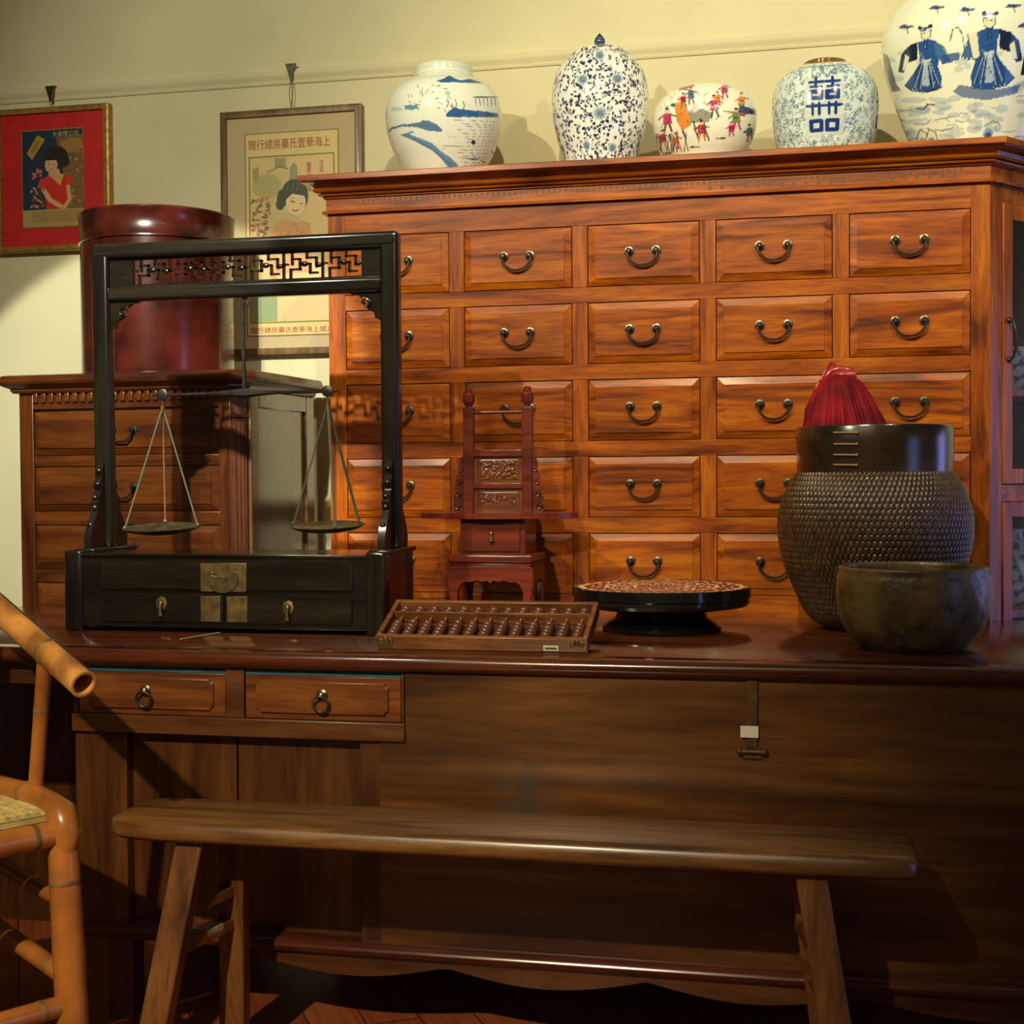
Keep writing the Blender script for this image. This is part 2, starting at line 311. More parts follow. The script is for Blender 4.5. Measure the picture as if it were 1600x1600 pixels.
# drawers
def ring_pull(parent, cx, cz, y):
    f = MB(); f.lathe([(.012, 0), (.013, .002), (.008, .004), (.006, .008), (.0075, .012), (.003, .015)], n=16)
    rot = Matrix.Rotation(PI/2, 4, 'X'); rot.translation = Vector((cx, y, cz+.012))
    g = MB().add(np.concatenate(f.v) @ np.array(rot.to_3x3()).T + np.array(rot.translation), f.f)
    g.tube([(cx+.017*math.sin(t), y-.012-.003*math.cos(t), cz-.006+.017*math.cos(t)) for t in np.linspace(0, 2*PI, 25)[:-1]], .0028, 8, closed=True)
    g.build('ring_pull', M['pull'], parent)
ztop = CZt(500, 1058)
for a, b, pxc in ((xd[0], xd[1], 226), (xd[2], xd[3], 502)):
    d = MB().box(a+.002, YC+.012, zr1+.001, b-.002, YC+.09, ztop).build('drawer', M['counter_drawer'], ct, loc=(0, 0, 0), bevel=.001)
    d.data.transform(Matrix.Translation(-Vector(ct.location)))
    # raised field with notched corners
    x0, x1, z0, z1, k = a+.028, b-.028, zr1+.014, ztop-.012, .008
    pl = [(x0+k, z0), (x1-k, z0), (x1-k, z0+k/2), (x1-k/2, z0+k), (x1, z0+k), (x1, z1-k), (x1-k/2, z1-k), (x1-k, z1-k/2), (x1-k, z1), (x0+k, z1), (x0+k, z1-k/2), (x0+k/2, z1-k), (x0, z1-k), (x0, z0+k), (x0+k/2, z0+k), (x0+k, z0+k/2)]
    o = MB().prism(pl, YC+.006, YC+.02, 'y').build('raised_field', M['counter_drawer'], d, loc=(0, 0, 0), bevel=.0015); o.data.transform(Matrix.Translation(-Vector(ct.location)))
    g = thing  # pull
    cxp = CX(pxc); before = set(COL.objects)
    ring_pull(None, cxp, CZt(pxc, 1088 if pxc < 300 else 1096), YC+.006)
    p = (set(COL.objects)-before).pop(); p.parent = d; p.data.transform(Matrix.Translation(-Vector(ct.location)))
    MB().box(a+.002, YC+.014, ztop+.0005, b-.002, YC+.09, zt2).build('blue_strip', M['blue'], ct)['label'] = 'blue-green painted strip above the drawer'
# bottom moulding, apron, legs
mld = [(YC+.02, zb-.026), (YC-.010, zb-.024), (YC-.016, zb-.014), (YC-.012, zb-.004), (YC-.002, zb+.001), (YC+.04, zb+.003), (YC+.1, zb+.003), (YC+.1, zb-.026)]
MB().prism(mld, CX(130, 1450), cx1, 'x').build('base_moulding', M['counter_top'], ct, angle=50)
zA = zb-.026
pts = [(cx0+.08, zA)]
N_ = 90; xa, xb = CX(400, 1500), cx1-.08
def scal(x):
    t = (x-xa)/(X_(1010, 1530, YC)-xa)
    if t < 0: return .012
    u = t*2.0 % 1.0
    return .018 + .030*math.sin(PI*u)
low = [(x, zA-scal(x)) for x in np.linspace(xb, xa, N_)]
MB().prism([(xa, zA), (xb, zA)] + low, YC+.006, YC+.03, 'y').build('apron', M['counter'], ct)
for x, y in ((cx0+.06, YC+.03), (cx1-.12, YC+.03), (cx0+.06, YCR-.09), (cx1-.12, YCR-.09), (CX(150, 1500), YC+.05), (CX(150, 1500), YCR-.09)):
    MB().box(x, y, 0, x+.06, y+.06, zA).build('leg', M['counter_z'], ct, bevel=.003)
# hasp with paper tag
hx = CX(1175); Yh = YC+.006
f = MB(); f.box(CX(1166), Yh-.007, CZt(1175, 1170), CX(1184), Yh, CZt(1175, 1062)); f.build('hasp_bar', M['hasp'], ct, bevel=.002)
f = MB(); f.tube([(CX(1156, 1172), Yh-.010, CZt(1175, 1174)), (CX(1194, 1172), Yh-.010, CZt(1175, 1174))], .0045, 10)
f.box(CX(1160), Yh-.006, CZt(1175, 1186), CX(1190), Yh+.001, CZt(1175, 1168)); f.ball((CX(1156, 1172), Yh-.010, CZt(1175, 1174)), .007); f.ball((CX(1194, 1172), Yh-.010, CZt(1175, 1174)), .007)
f.build('hasp_bolt', M['hasp'], ct, bevel=.001)
f = MB(); f.box(CX(1157), Yh-.0095, CZt(1170, 1152), CX(1185), Yh-.0085, CZt(1170, 1134)); f.build('paper_tag', M['paper'], ct)['label'] = 'white paper tag on the hasp'

# ------------------------------------------------------------------ medicine cabinet
K = 3.75/3.62; YF = 3.75
X0c = -1.2541*K; Z0c = H+.6524*K; pw, ph, dw, dh = .33*K, .1992*K, .2897*K, .1591*K
xl, xr = -1.302*K, .400*K
cb = thing('medicine_cabinet', 'large honey-red apothecary cabinet with rows of bail-handled drawers and an angled glazed end', 'cabinet', (xl, YF, 0))
YB = 4.32
wd = Vector((.62, .785, 0)).normalized(); wn = Vector((wd[1], -wd[0], 0)); WL = .66
we = Vector((xr, YF, 0)) + wd*WL
ztc = H+.714*K                            # bottom of frieze
MB().box(xl+.005, YF+.024, 0, xr-.002, YB, ztc).build('carcass', M['cab_z'], cb)
# face frame
f = MB(); f.box(xl, YF, 0, X0c, YF+.024, ztc); 
f.build('stile', M['cab_z'], cb, bevel=.0015)
xR = X0c+4*pw+dw
MB().box(xR, YF, 0, xr, YF+.024, ztc).build('stile', M['cab_z'], cb, bevel=.0015)
f = MB(); f.box(X0c, YF, Z0c, xR, YF+.024, ztc); f.build('top_rail', M['cab_x'], cb, bevel=.001)
NR = 5
for r in range(NR):
    z1 = Z0c-r*ph-dh; z0 = Z0c-(r+1)*ph
    if r == NR-1: z0 = 0
    MB().box(X0c, YF, z0, xR, YF+.024, z1).build('rail', M['cab_x'], cb, bevel=.001)
    for c in range(4):
        MB().box(X0c+c*pw+dw, YF+.0004, z1, X0c+(c+1)*pw, YF+.024, z1+dh).build('muntin', M['cab_z'], cb, bevel=.001)
# one drawer with raised bevelled field and bail handle
def drawer_mesh(w_, h_, bv=.021, rise=.006):
    g = .0022
    o0 = [(-w_/2+g, -h_/2+g), (w_/2-g, -h_/2+g), (w_/2-g, h_/2-g), (-w_/2+g, h_/2-g)]
    o1 = [(-w_/2+bv, -h_/2+bv), (w_/2-bv, -h_/2+bv), (w_/2-bv, h_/2-bv), (-w_/2+bv, h_/2-bv)]
    V = [(x, .02, z) for x, z in o0]+[(x, .002, z) for x, z in o0]+[(x, -rise+.0022, z) for x, z in o1]+[(x*(1-.003), -rise, z*(1-.006)) for x, z in o1]
    Fc = []
    for a in range(3): Fc += [(a*4+i, a*4+(i+1) % 4, a*4+4+(i+1) % 4, a*4+4+i) for i in range(4)]
    Fc += [(12, 13, 14, 15)]
    return MB().add(V, [tuple(q) for q in Fc])
def bail_mesh(hw=.036, drop=.036, r=.0035, y=-.006, sq=False):
    f = MB()
    for s in (-1, 1):
        q = MB().lathe([(.0135, 0), (.0125, .003), (.008, .004), (.006, .007), (.0075, .011), (.0078, .014), (.004, .018)], n=14)
        V = np.concatenate(q.v); V = np.stack([V[:, 0]+s*hw, y-V[:, 2], V[:, 1]], 1); f.add(V, q.f)
    if sq: pts = [(-hw-.002, y-.012, 0), (-hw+.004, y-.012, -drop*.55), (-hw*.45, y-.014, -drop), (hw*.45, y-.014, -drop), (hw-.004, y-.012, -drop*.55), (hw+.002, y-.012, 0)]
    else: pts = [((hw+.004)*math.cos(t), y-.012, -.004+drop*math.sin(t)) for t in np.linspace(PI, 2*PI, 17)]
    pts = [(-hw, y-.012, .002)]+pts+[(hw, y-.012, .002)]
    f.tube(pts, [r]*len(pts), 8)
    return f
d0 = drawer_mesh(dw, dh).build('drawer', M['cab_x'], cb, loc=(0, 0, 0), angle=12)
h0 = bail_mesh().build('bail_handle', M['pull'], d0, loc=(0, 0, .008))
first = True
for r in range(NR):
    for c in range(5):
        loc = Vector((X0c+c*pw+dw/2, YF, Z0c-r*ph-dh/2))-Vector(cb.location)
        if first: d0.location = loc; first = False
        else: copy_part(d0, cb, loc)
# cornice, frieze following front and angled end
def swept(prof, name, mat, parent, path, closed=False):
    """profile (outward offset, z) swept along a plan path with mitres"""
    V = []; m = len(path); n = len(prof)
    for i, p in enumerate(path):
        p = Vector((*p, 0)); t1 = (Vector((*path[i], 0))-Vector((*path[i-1], 0))).normalized() if i else None
        t2 = (Vector((*path[i+1], 0))-p).normalized() if i < m-1 else None
        n1 = Vector((t1[1], -t1[0], 0)) if t1 else None; n2 = Vector((t2[1], -t2[0], 0)) if t2 else None
        if n1 is None: nn = n2
        elif n2 is None: nn = n1
        else: nn = (n1+n2); nn = nn/ (nn.length*nn.length/2)
        for o_, z in prof: q = p+nn*o_; V.append((q[0], q[1], z))
    Fc = [(i*n+k, i*n+(k+1) % n, (i+1)*n+(k+1) % n, (i+1)*n+k) for i in range(m-1) for k in range(n)]
    Fc += [tuple(range(n-1, -1, -1)), tuple((m-1)*n+k for k in range(n))]
    return MB().add(V, Fc).build(name, mat, parent, angle=30)
path = [(xl, YB), (xl, YF), (xr, YF), (we[0], we[1]), (we[0], YB)]
zf1 = H+.758*K; zc1 = H+.838
swept([(0.001, ztc), (.012, ztc-.001), (.013, ztc+.006), (.003, ztc+.009), (.003, zf1-.006), (.010, zf1-.003), (.010, zf1+.003), (0, zf1+.004)], 'frieze', M['cab_x'], cb, path)
hC = zc1-zf1
hk = hC/.080
swept([(0, zf1)] + [(a_, zf1+b_*hk) for a_, b_ in ((.010, .001), (.018, .003), (.021, .008), (.018, .0125), (.012, .0135), (.012, .015), (.026, .0155), (.031, .020), (.034, .027), (.030, .029), (.028, .031), (.030, .040), (.038, .047), (.050, .0505), (.056, .051), (.056, .054), (.062, .0545), (.065, .057), (.065, .077), (.063, .080))] + [(0, zc1)], 'cornice', M['cornice'], cb, path)
MB().prism([(xl+.001, YF+.001), (xr-.001, YF+.001), (we[0]-.002, we[1]), (we[0]-.002, YB), (xl+.001, YB)], zf1+.01, zc1-.0005, 'z').build('top_board', M['cab_x'], cb)
# stencilled triangles on the frieze
f = MB(); n = 104
for i in range(n):
    x = xl+.10+i*(xr-xl-.16)/n; zt = zf1-.009
    f.add([(x, YF-.0036, zt), (x+.011, YF-.0036, zt), (x+.0055, YF-.0036, zt-.009)], [(0, 1, 2)])
    if i > 60 and i % 2 == 0: f.add([(x, YF-.0036, zt-.016), (x+.006, YF-.0036, zt-.024), (x+.012, YF-.0036, zt-.016), (x+.006, YF-.0036, zt-.012)], [(0, 1, 2, 3)])
f.build('frieze_stencil', M['ink_dark'], cb)
# glazed end
def wing(a, b, z0, z1, o0=0.0, o1=.022):
    A = Vector((xr, YF, 0))+wd*a; B = Vector((xr, YF, 0))+wd*b
    pl = [A-wn*(-o0), B-wn*(-o0), B-wn*o1, A-wn*o1]
    return [(p[0], p[1]) for p in pl], z0, z1
def wbox(mb, *a, **k): pl, z0, z1 = wing(*a, **k); mb.prism(pl, z0, z1, 'z'); return mb
zm = H-.02
for q_ in ((0, .055), (WL-.055, WL)): wbox(MB(), q_[0], q_[1], 0, ztc).build('end_stile', M['cab_z'], cb, bevel=.0015)
zmr0, zmr1 = H-.10, H-.005; zrT = ztc-.045
for q_ in ((zrT, ztc), (zmr0+.03, zmr1-.02), (0, .35)): wbox(MB(), .055, WL-.055, q_[0], q_[1], o0=0, o1=.02).build('end_rail', M['cab_x'], cb, bevel=.0015)
for z0, z1, hz in ((zmr1-.02, zrT, H+.345), (.35, zmr0+.03, None)):
    f = MB(); s_ = .042
    wbox(f, .057, .057+s_, z0+.001, z1-.001, .004, .018); wbox(f, WL-.057-s_, WL-.057, z0+.001, z1-.001, .004, .018)
    wbox(f, .057+s_, WL-.057-s_, z1-.04, z1-.001, .004, .018); wbox(f, .057+s_, WL-.057-s_, z0+.001, z0+.04, .004, .018)
    dr = f.build('glass_door', M['cab_z'], cb, bevel=.0015)
    g = MB(); wbox(g, .057+s_-.003, WL-.057-s_+.003, z0+.037, z1-.037, -.007, .011); g.build('pane', M['glass'], cb).parent = dr
    bpy.context.view_layer.update()
    if hz:
        q = Vector((xr, YF, 0))+wd*(.057+.022)+wn*.004
        g = MB(); pts = [q+Vector((0, 0, hz+dz-0))+wn*o_ for dz, o_ in ((.05, .002), (.045, .014), (.02, .022), (-.02, .022), (-.045, .014), (-.05, .002))]
        g.tube(pts, .004, 8); g.ball(pts[0], .008); g.ball(pts[-1], .008); g.build('pull_handle', M['iron'], cb).parent = dr
MB().prism([(we[0]-.02, we[1]), (we[0], we[1]), (we[0], YB), (we[0]-.02, YB)], 0, ztc, 'z').build('end_side', M['cab_z'], cb)
inner = [(xr+.001, YF+.06), (we[0]-.022, we[1]+.004), (we[0]-.022, YB-.022), (xr+.001, YB-.022)]
MB().box(xr, YB-.02, 0, we[0]-.02, YB, ztc).build('back_board', M['dark'], cb)
ZS1, ZS2 = H+.225, H-.36
for z in (.32, ZS1, ZS2):
    MB().prism(inner, z-.018, z, 'z').build('shelf', M['cab_x'], cb)

# ------------------------------------------------------------------ painted canvases
def lin(c): c = np.asarray(c, float)/255.; return np.where(c <= .04045, c/12.92, ((c+.055)/1.055)**2.4)
class Canvas:
    def __init__(s, x0, y0, x1, y1, res, bg):
        s.x0, s.y0, s.res = x0, y0, res; s.w = int((x1-x0)*res); s.h = int((y1-y0)*res)
        s.a = np.empty((s.h, s.w, 3)); s.a[:] = lin(bg)
    def _bb(s, P, m):
        a = max(0, int(P[:, 0].min()-m)); b = min(s.w, int(P[:, 0].max()+m)+2); c = max(0, int(P[:, 1].min()-m)); d = min(s.h, int(P[:, 1].max()+m)+2)
        return a, b, c, d
    def _px(s, pts): P = np.asarray(pts, float); return np.stack([(P[:, 0]-s.x0)*s.res, (P[:, 1]-s.y0)*s.res], 1)
    def poly(s, pts, col, al=1.0):
        P = s._px(pts); a, b, c, d = s._bb(P, 0)
        if b <= a or d <= c: return
        X, Y = np.meshgrid(np.arange(a, b)+.5, np.arange(c, d)+.5); ins = np.zeros(X.shape, bool); n = len(P)
        for i in range(n):
            (x1, y1), (x2, y2) = P[i], P[(i+1) % n]
            if y1 == y2: continue
            ins ^= ((y1 > Y) != (y2 > Y)) & (X < (x2-x1)*(Y-y1)/(y2-y1)+x1)
        s._mix(a, b, c, d, ins*al, col)
    def _mix(s, a, b, c, d, m, col): r = s.a[c:d, a:b]; r += (lin(col)-r)*m[..., None]
    def line(s, pts, wdt, col, al=1.0):
        P = s._px(pts)
        for i in range(len(P)-1):
            p, q = P[i], P[i+1]; hw = wdt*s.res/2; a, b, c, d = s._bb(np.array([p, q]), hw+1)
            if b <= a or d <= c: continue
            X, Y = np.meshgrid(np.arange(a, b)+.5, np.arange(c, d)+.5); v = q-p; L2 = max(1e-9, v@v)
            t = np.clip(((X-p[0])*v[0]+(Y-p[1])*v[1])/L2, 0, 1); ds = np.hypot(X-p[0]-t*v[0], Y-p[1]-t*v[1])
            s._mix(a, b, c, d, np.clip(hw+.5-ds, 0, 1)*al, col)
    def ell(s, cx, cy, rx, ry, col, al=1.0, rot=0):
        t = np.linspace(0, 2*PI, 20)[:-1]; c, n = math.cos(rot), math.sin(rot)
        s.poly([(cx+rx*math.cos(k)*c-ry*math.sin(k)*n, cy+rx*math.cos(k)*n+ry*math.sin(k)*c) for k in t], col, al)
    def curl(s, cx, cy, r, a0, turns, wdt, col, al=1.0):
        t = np.linspace(0, 1, 12); s.line([(cx+r*(1-.75*k)*math.cos(a0+turns*2*PI*k), cy+r*(1-.75*k)*math.sin(a0+turns*2*PI*k)) for k in t], wdt, col, al)
    def get(s, x, y):
        i = np.clip(((x-s.x0)*s.res), 0, s.w-1).astype(int); j = np.clip(((y-s.y0)*s.res), 0, s.h-1).astype(int)
        return s.a[j, i]
def set_paint(me, C):
    at_ = me.attributes.new('paint', 'FLOAT_COLOR', 'POINT'); A = np.ones((len(C), 4), np.float32); A[:, :3] = C; at_.data.foreach_set('color', A.ravel())
def grid_mesh(name, V, nu, nv, closed_u, mat, parent=None):
    me = bpy.data.meshes.new(name); me.vertices.add(len(V)); me.vertices.foreach_set('co', V.astype(np.float32).ravel())
    iu = np.arange(nu if closed_u else nu-1); jv = np.arange(nv-1); J, I = np.meshgrid(jv, iu, indexing='ij'); I2 = (I+1) % nu
    q = np.stack([J*nu+I, J*nu+I2, (J+1)*nu+I2, (J+1)*nu+I], -1).reshape(-1, 4)
    me.loops.add(q.size); me.loops.foreach_set('vertex_index', q.ravel().astype(np.int32)); me.polygons.add(len(q)); me.polygons.foreach_set('loop_start', np.arange(0, q.size, 4, dtype=np.int32))
    me.update(calc_edges=True); me.validate(); me.shade_smooth(); me.materials.append(mat)
    o = bpy.data.objects.new(name, me); COL.objects.link(o)
    if parent: o.parent = parent
    return o
def smooth_prof(pr, n):
    P = np.array(pr, float); d = np.r_[0, np.cumsum(np.hypot(*np.diff(P, axis=0).T))]; t = np.linspace(0, d[-1], n)
    def cr(y):
        m = np.zeros_like(y); m[1:-1] = (y[2:]-y[:-2])/(d[2:]-d[:-2]+1e-9); m[0] = (y[1]-y[0])/(d[1]-d[0]); m[-1] = (y[-1]-y[-2])/(d[-1]-d[-2])
        k = np.clip(np.searchsorted(d, t, 'right')-1, 0, len(d)-2); h = d[k+1]-d[k]; s = (t-d[k])/h
        return (2*s**3-3*s**2+1)*y[k]+(s**3-2*s**2+s)*h*m[k]+(-2*s**3+3*s**2)*y[k+1]+(s**3-s**2)*h*m[k+1]
    return np.stack([cr(P[:, 0]), cr(P[:, 1])], 1)
def pot(name, cx, Yc, prof_px, zbase, canvas=None, wrap=False, nu=480, nv=170, mat=None, parent=None, shift=None):
    """lathe from the pot's outline (half-width, height in the outline drawing); base rests on zbase"""
    c = at(cx, 250, Yc); s = depth(c)/F
    q_ = {694: (180, .10), 1101: (184, .10), 1289: (170, .13)}.get(cx, (0, 0))
    prof_px = [(a_, b_+max(0, q_[0]-b_)*q_[1]) for a_, b_ in prof_px]
    yb_ = 250-(zbase-c[2])/s/0.998                             # outline height of the surface the pot rests on
    if shift is None: prof_px = [(prof_px[0][0], yb_), (prof_px[1][0], yb_)]+list(prof_px[2:])
    P = smooth_prof(prof_px, nv); hw, py = P[:, 0], P[:, 1]; hw = np.maximum(hw, .05)
    z = zbase+.0012+yb_*s - py*s
    vc = Vector((c[0], c[1])); ph0 = math.atan2(-vc[1], -vc[0])     # direction facing the viewer's side of the room
    th = np.linspace(-PI, PI, nu, endpoint=False)
    T, R = np.meshgrid(th, hw*s); _, Z = np.meshgrid(th, z); _, PY = np.meshgrid(th, py); _, HW = np.meshgrid(th, hw)
    V = np.stack([R*np.cos(ph0+T), R*np.sin(ph0+T), Z-zbase], -1).reshape(-1, 3)
    o = grid_mesh(name, V, nu, nv, True, mat or M['paint'], parent)
    if not parent: o.location = (c[0], c[1], zbase)
    if canvas:
        mg = 1/(1-np.clip(R*np.cos(T), 0, None)/depth(c)); PY = 747-(747-PY)*mg     # the painting keeps its height on the near side
        if wrap: xx = cx+hw.max()*T
        else:
            Tm = np.where(np.abs(T) > PI/2, np.sign(T)*PI-T, T); xx = cx+HW*np.sin(Tm)*mg
        set_paint(o.data, canvas.get(xx, PY).reshape(-1, 3))
    return o, c, s
rnd = random.Random(5)
ZCT = zc1+.0005                                   # cabinet top
Yv = 4.02
# --- jar 1: landscape
P1 = [(0, 286), (52, 285), (58, 280), (66, 264), (79, 238), (88, 210), (91, 183), (87, 158), (76, 140), (60, 128), (50, 122), (47, 118), (47, 114)]
cv = Canvas(595, 85, 795, 295, 3, (240, 246, 236)); B1 = (52, 104, 158); B2 = (104, 150, 190); G1 = (70, 92, 108)
cv.poly([(682, 128), (695, 124), (703, 119), (712, 124), (722, 127), (735, 124), (748, 128), (758, 132), (740, 131), (715, 130), (690, 130)], B1)
cv.poly([(696, 182), (704, 173), (712, 169), (722, 172), (735, 173), (752, 174), (779, 178), (780, 184), (740, 184), (700, 184)], B1)
cv.poly([(606, 210), (610, 201), (628, 196), (655, 193), (662, 189), (672, 190), (684, 196), (692, 204), (690, 207), (668, 205), (652, 200), (630, 199), (615, 203)], B1, .9)
cv.poly([(627, 211), (645, 206), (648, 208), (640, 211), (660, 218), (676, 225), (688, 236), (703, 246), (716, 258), (712, 266), (700, 262), (688, 247), (676, 236), (660, 228), (645, 219)], B2)
cv.line([(628, 212), (648, 220), (672, 232), (690, 246), (706, 260)], 2.2, B1, .8)
for i in range(16):
    y = 188+i*5+rnd.uniform(-1, 1); x = 695+rnd.uniform(-10, 25); cv.line([(x, y), (x+35, y+1.5), (775-abs(y-190)*.25, y+rnd.uniform(0, 4))], .7, G1, .7)
for i in range(34):
    a = rnd.uniform(PI*.9, PI*2.1); cx_, cy_ = 672, 165; r1 = rnd.uniform(12, 34); cv.line([(cx_+r1*math.cos(a), cy_+r1*math.sin(a)), (cx_+(r1+5)*math.cos(a+.12), cy_+(r1+5)*math.sin(a+.12)+2)], 1.1, G1, .85)
for x in range(744, 775, 6): cv.line([(x, 153), (x+1, 166)], 1.2, (60, 70, 80)); cv.line([(x-3, 153), (x+4, 152)], 1.6, (60, 70, 80))
for x, y in ((699, 155), (712, 157), (724, 160), (706, 164)): cv.line([(x, y), (x+3, y+6), (x, y+13)], 1.5, G1)
cv.poly([(632, 166), (652, 165), (656, 172), (634, 173)], B2); cv.poly([(612, 169), (628, 169), (630, 175), (612, 175)], B2, .4)
cv.ell(740, 223, 3.5, 4, (30, 50, 90)); cv.line([(730, 248), (745, 250)], 2, B1); cv.line([(738, 243), (760, 256)], 1, G1); cv.line([(768, 237), (780, 244)], 2, G1)
j1 = thing('lidded_jar', 'large white jar painted with a blue river landscape and flat lid, leftmost on cabinet top', 'jar', (*at(694, 262, Yv)[:2], ZCT))
SH1 = 286
pot('jar_body', 694, Yv, P1, ZCT, cv, parent=j1)
c2_ = Canvas(640, 85, 750, 130, 3, (224, 234, 216)); c2_.line([(640, 119), (750, 119)], 1, G1)
s1 = depth(at(694, 286, Yv))/F
pot('lid', 694, Yv, [(0, 124), (44, 124), (48, 122), (48, 119), (46.5, 116), (46.5, 104), (44, 100), (36, 98), (0, 97)], ZCT, c2_, parent=j1, shift=286, nv=60, nu=96)
for ch in j1.children:
    if ch.name.startswith('lid'): ch['label'] = 'flat celadon-white lid'
# fix: pot() stores z above zbase, so lids share the jar's base
# --- jar 2: dense scroll
P2 = [(0, 268), (48, 268), (54, 262), (58, 246), (66, 222), (73, 190), (75.5, 158), (73, 132), (66, 112), (54, 98), (44, 91)]
cv = Canvas(938-245, 50, 938+245, 275, 3, (240, 246, 242)); NV = (22, 28, 74)
for i in range(2600):
    x = rnd.uniform(695, 1180); y = rnd.uniform(62, 275); a = rnd.uniform(0, 2*PI)
    cv.ell(x, y, rnd.uniform(1.9, 3.6), rnd.uniform(1.0, 1.8), NV, .95, a)
    if i % 2: cv.curl(x, y, rnd.uniform(3, 6), a, .45, .8, (44, 56, 110), .9)
for k in range(-4, 5):
    for (dx, y0, rr) in ((0, 178, 14), (27, 125, 11), (-27, 125, 11), (24, 232, 10), (-26, 228, 10), (0, 88, 10)):
        x0_ = 938+k*118+dx
        if abs(k*118+dx) > 236: continue
        cv.ell(x0_, y0, rr*.95, rr*.8, (206, 214, 216))
        for q in range(9): cv.curl(x0_+rr*.55*math.cos(q*.7), y0+rr*.5*math.sin(q*.7), rr*.45, q*.7+1.6, .5, 1.2, (84, 120, 158), .95)
        cv.ell(x0_, y0, rr*.35, rr*.3, (120, 150, 180)); cv.curl(x0_, y0, rr*.3, 0, .8, .8, (60, 90, 140))
j2 = thing('ginger_jar', 'tall ovoid jar with dense navy scrolling vines and a pointed finial lid', 'jar', (*at(938, 248, Yv)[:2], ZCT))
pot('jar_body', 938, Yv, P2, ZCT, cv, wrap=True, nu=720, nv=260, parent=j2)
pot('lid', 938, Yv, [(0, 91), (45, 91.5), (46, 90), (40, 84), (26, 79), (12, 77)], ZCT, cv, wrap=True, nu=480, nv=50, parent=j2, shift=268)
c3 = Canvas(900, 40, 976, 90, 3, (40, 50, 88))
for i in range(5): c3.line([(925, 60+i*4), (951, 62+i*4)], .9, (120, 140, 170))
pot('finial', 938, Yv, [(0, 79), (9, 79), (10, 77), (6, 75), (8, 71), (8.5, 66), (6.5, 61), (3, 57), (.3, 54)], ZCT, c3, parent=j2, shift=268, nu=48, nv=40)
# --- jar 3: colourful figures
P3 = [(0, 262), (50, 262), (56, 254), (66, 238), (75, 220), (80, 200), (80.5, 184), (76, 167), (64, 151), (48, 140), (33, 134), (24, 132)]
cv = Canvas(1015, 120, 1190, 265, 3, (244, 244, 226))
RD, GN, OR, PK, TL = (170, 36, 60), (40, 110, 84), (224, 142, 60), (196, 60, 110), (50, 120, 110)
def fig(x, y, s_, c1, c2, c3_):
    cv.poly([(x-5*s_, y), (x+5*s_, y-1), (x+7*s_, y+14*s_), (x-6*s_, y+15*s_)], c1); cv.line([(x-5*s_, y+3), (x-11*s_, y+7*s_)], 2.6*s_, c1); cv.line([(x+5*s_, y+2), (x+12*s_, y+4*s_)], 2.4*s_, c2)
    cv.line([(x-2*s_, y+14*s_), (x-4*s_, y+25*s_)], 3*s_, c3_); cv.line([(x+3*s_, y+14*s_), (x+6*s_, y+24*s_)], 3*s_, c3_)
    cv.ell(x, y-4*s_, 3.2*s_, 3.4*s_, (232, 196, 160)); cv.ell(x, y-6.5*s_, 3*s_, 1.8*s_, (30, 24, 24)); cv.line([(x-3*s_, y+6*s_), (x+5*s_, y+7*s_)], 1.1, (40, 40, 40))
cv.poly([(1070, 175), (1098, 170), (1112, 178), (1108, 192), (1078, 192)], (150, 150, 140)); cv.ell(1082, 168, 12, 8, (214, 212, 204)); cv.line([(1060, 188), (1075, 180)], 5, GN)
for x, y in ((1064, 188), (1084, 190), (1094, 186), (1100, 192)): cv.line([(x, y), (x+3, y+14), (x+8, y+28)], 2.6, (56, 72, 52))
cv.poly([(1054, 160), (1072, 158), (1080, 195), (1066, 204), (1058, 188)], OR); cv.ell(1062, 154, 4, 4, (232, 196, 160))
fig(1096, 196, 1.0, RD, GN, OR); fig(1080, 142, .8, (70, 110, 150), PK, GN); fig(1132, 136, .8, PK, TL, RD); fig(1056, 212, .8, OR, GN, PK); fig(1170, 204, .8, TL, PK, RD); fig(1043, 176, 1.15, PK, GN, (120, 70, 60)); fig(1116, 158, 1.05, PK, OR, GN); fig(1121, 150, .7, OR, RD, RD); fig(1150, 180, 1.05, (120, 150, 80), RD, PK); fig(1158, 155, .9, OR, (50, 60, 90), GN); fig(1036, 208, .9, RD, GN, OR); fig(1068, 150, .7, RD, PK, GN); fig(1142, 198, .7, PK, PK, RD)
cv.poly([(1158, 168), (1180, 176), (1182, 184), (1152, 180)], (44, 56, 100)); cv.line([(1130, 176), (1165, 182)], 2, (150, 120, 90)); cv.line([(1100, 162), (1120, 172)], 2.4, (210, 180, 190))
cv.line([(1063, 139), (1084, 134)], 4, PK); cv.line([(1066, 138), (1088, 144)], 2, GN); cv.ell(1052, 163, 4, 3, GN)
for i in range(60): x, y = rnd.uniform(1030, 1130), rnd.uniform(140, 205); cv.line([(x, y), (x+rnd.uniform(-4, 4), y+rnd.uniform(1, 6))], 1.2, rnd.choice([RD, GN, (40, 40, 46), PK, OR]), .8)
for x, y in ((1086, 230), (1126, 218), (1168, 210), (1044, 238)): cv.ell(x, y, 8, 1.5, (70, 80, 50))
for i in range(14): x = rnd.uniform(1024, 1075); cv.line([(x, 208), (x+rnd.uniform(-5, 9), 236)], 1.8, rnd.choice([(110, 60, 50), (60, 70, 60), RD]), .8)
j, _, _ = pot('round_jar', 1101, Yv, P3, ZCT, cv, nu=480, nv=150)
tag(j, 'squat round white jar painted with small red, green and orange figures, no lid', 'jar')
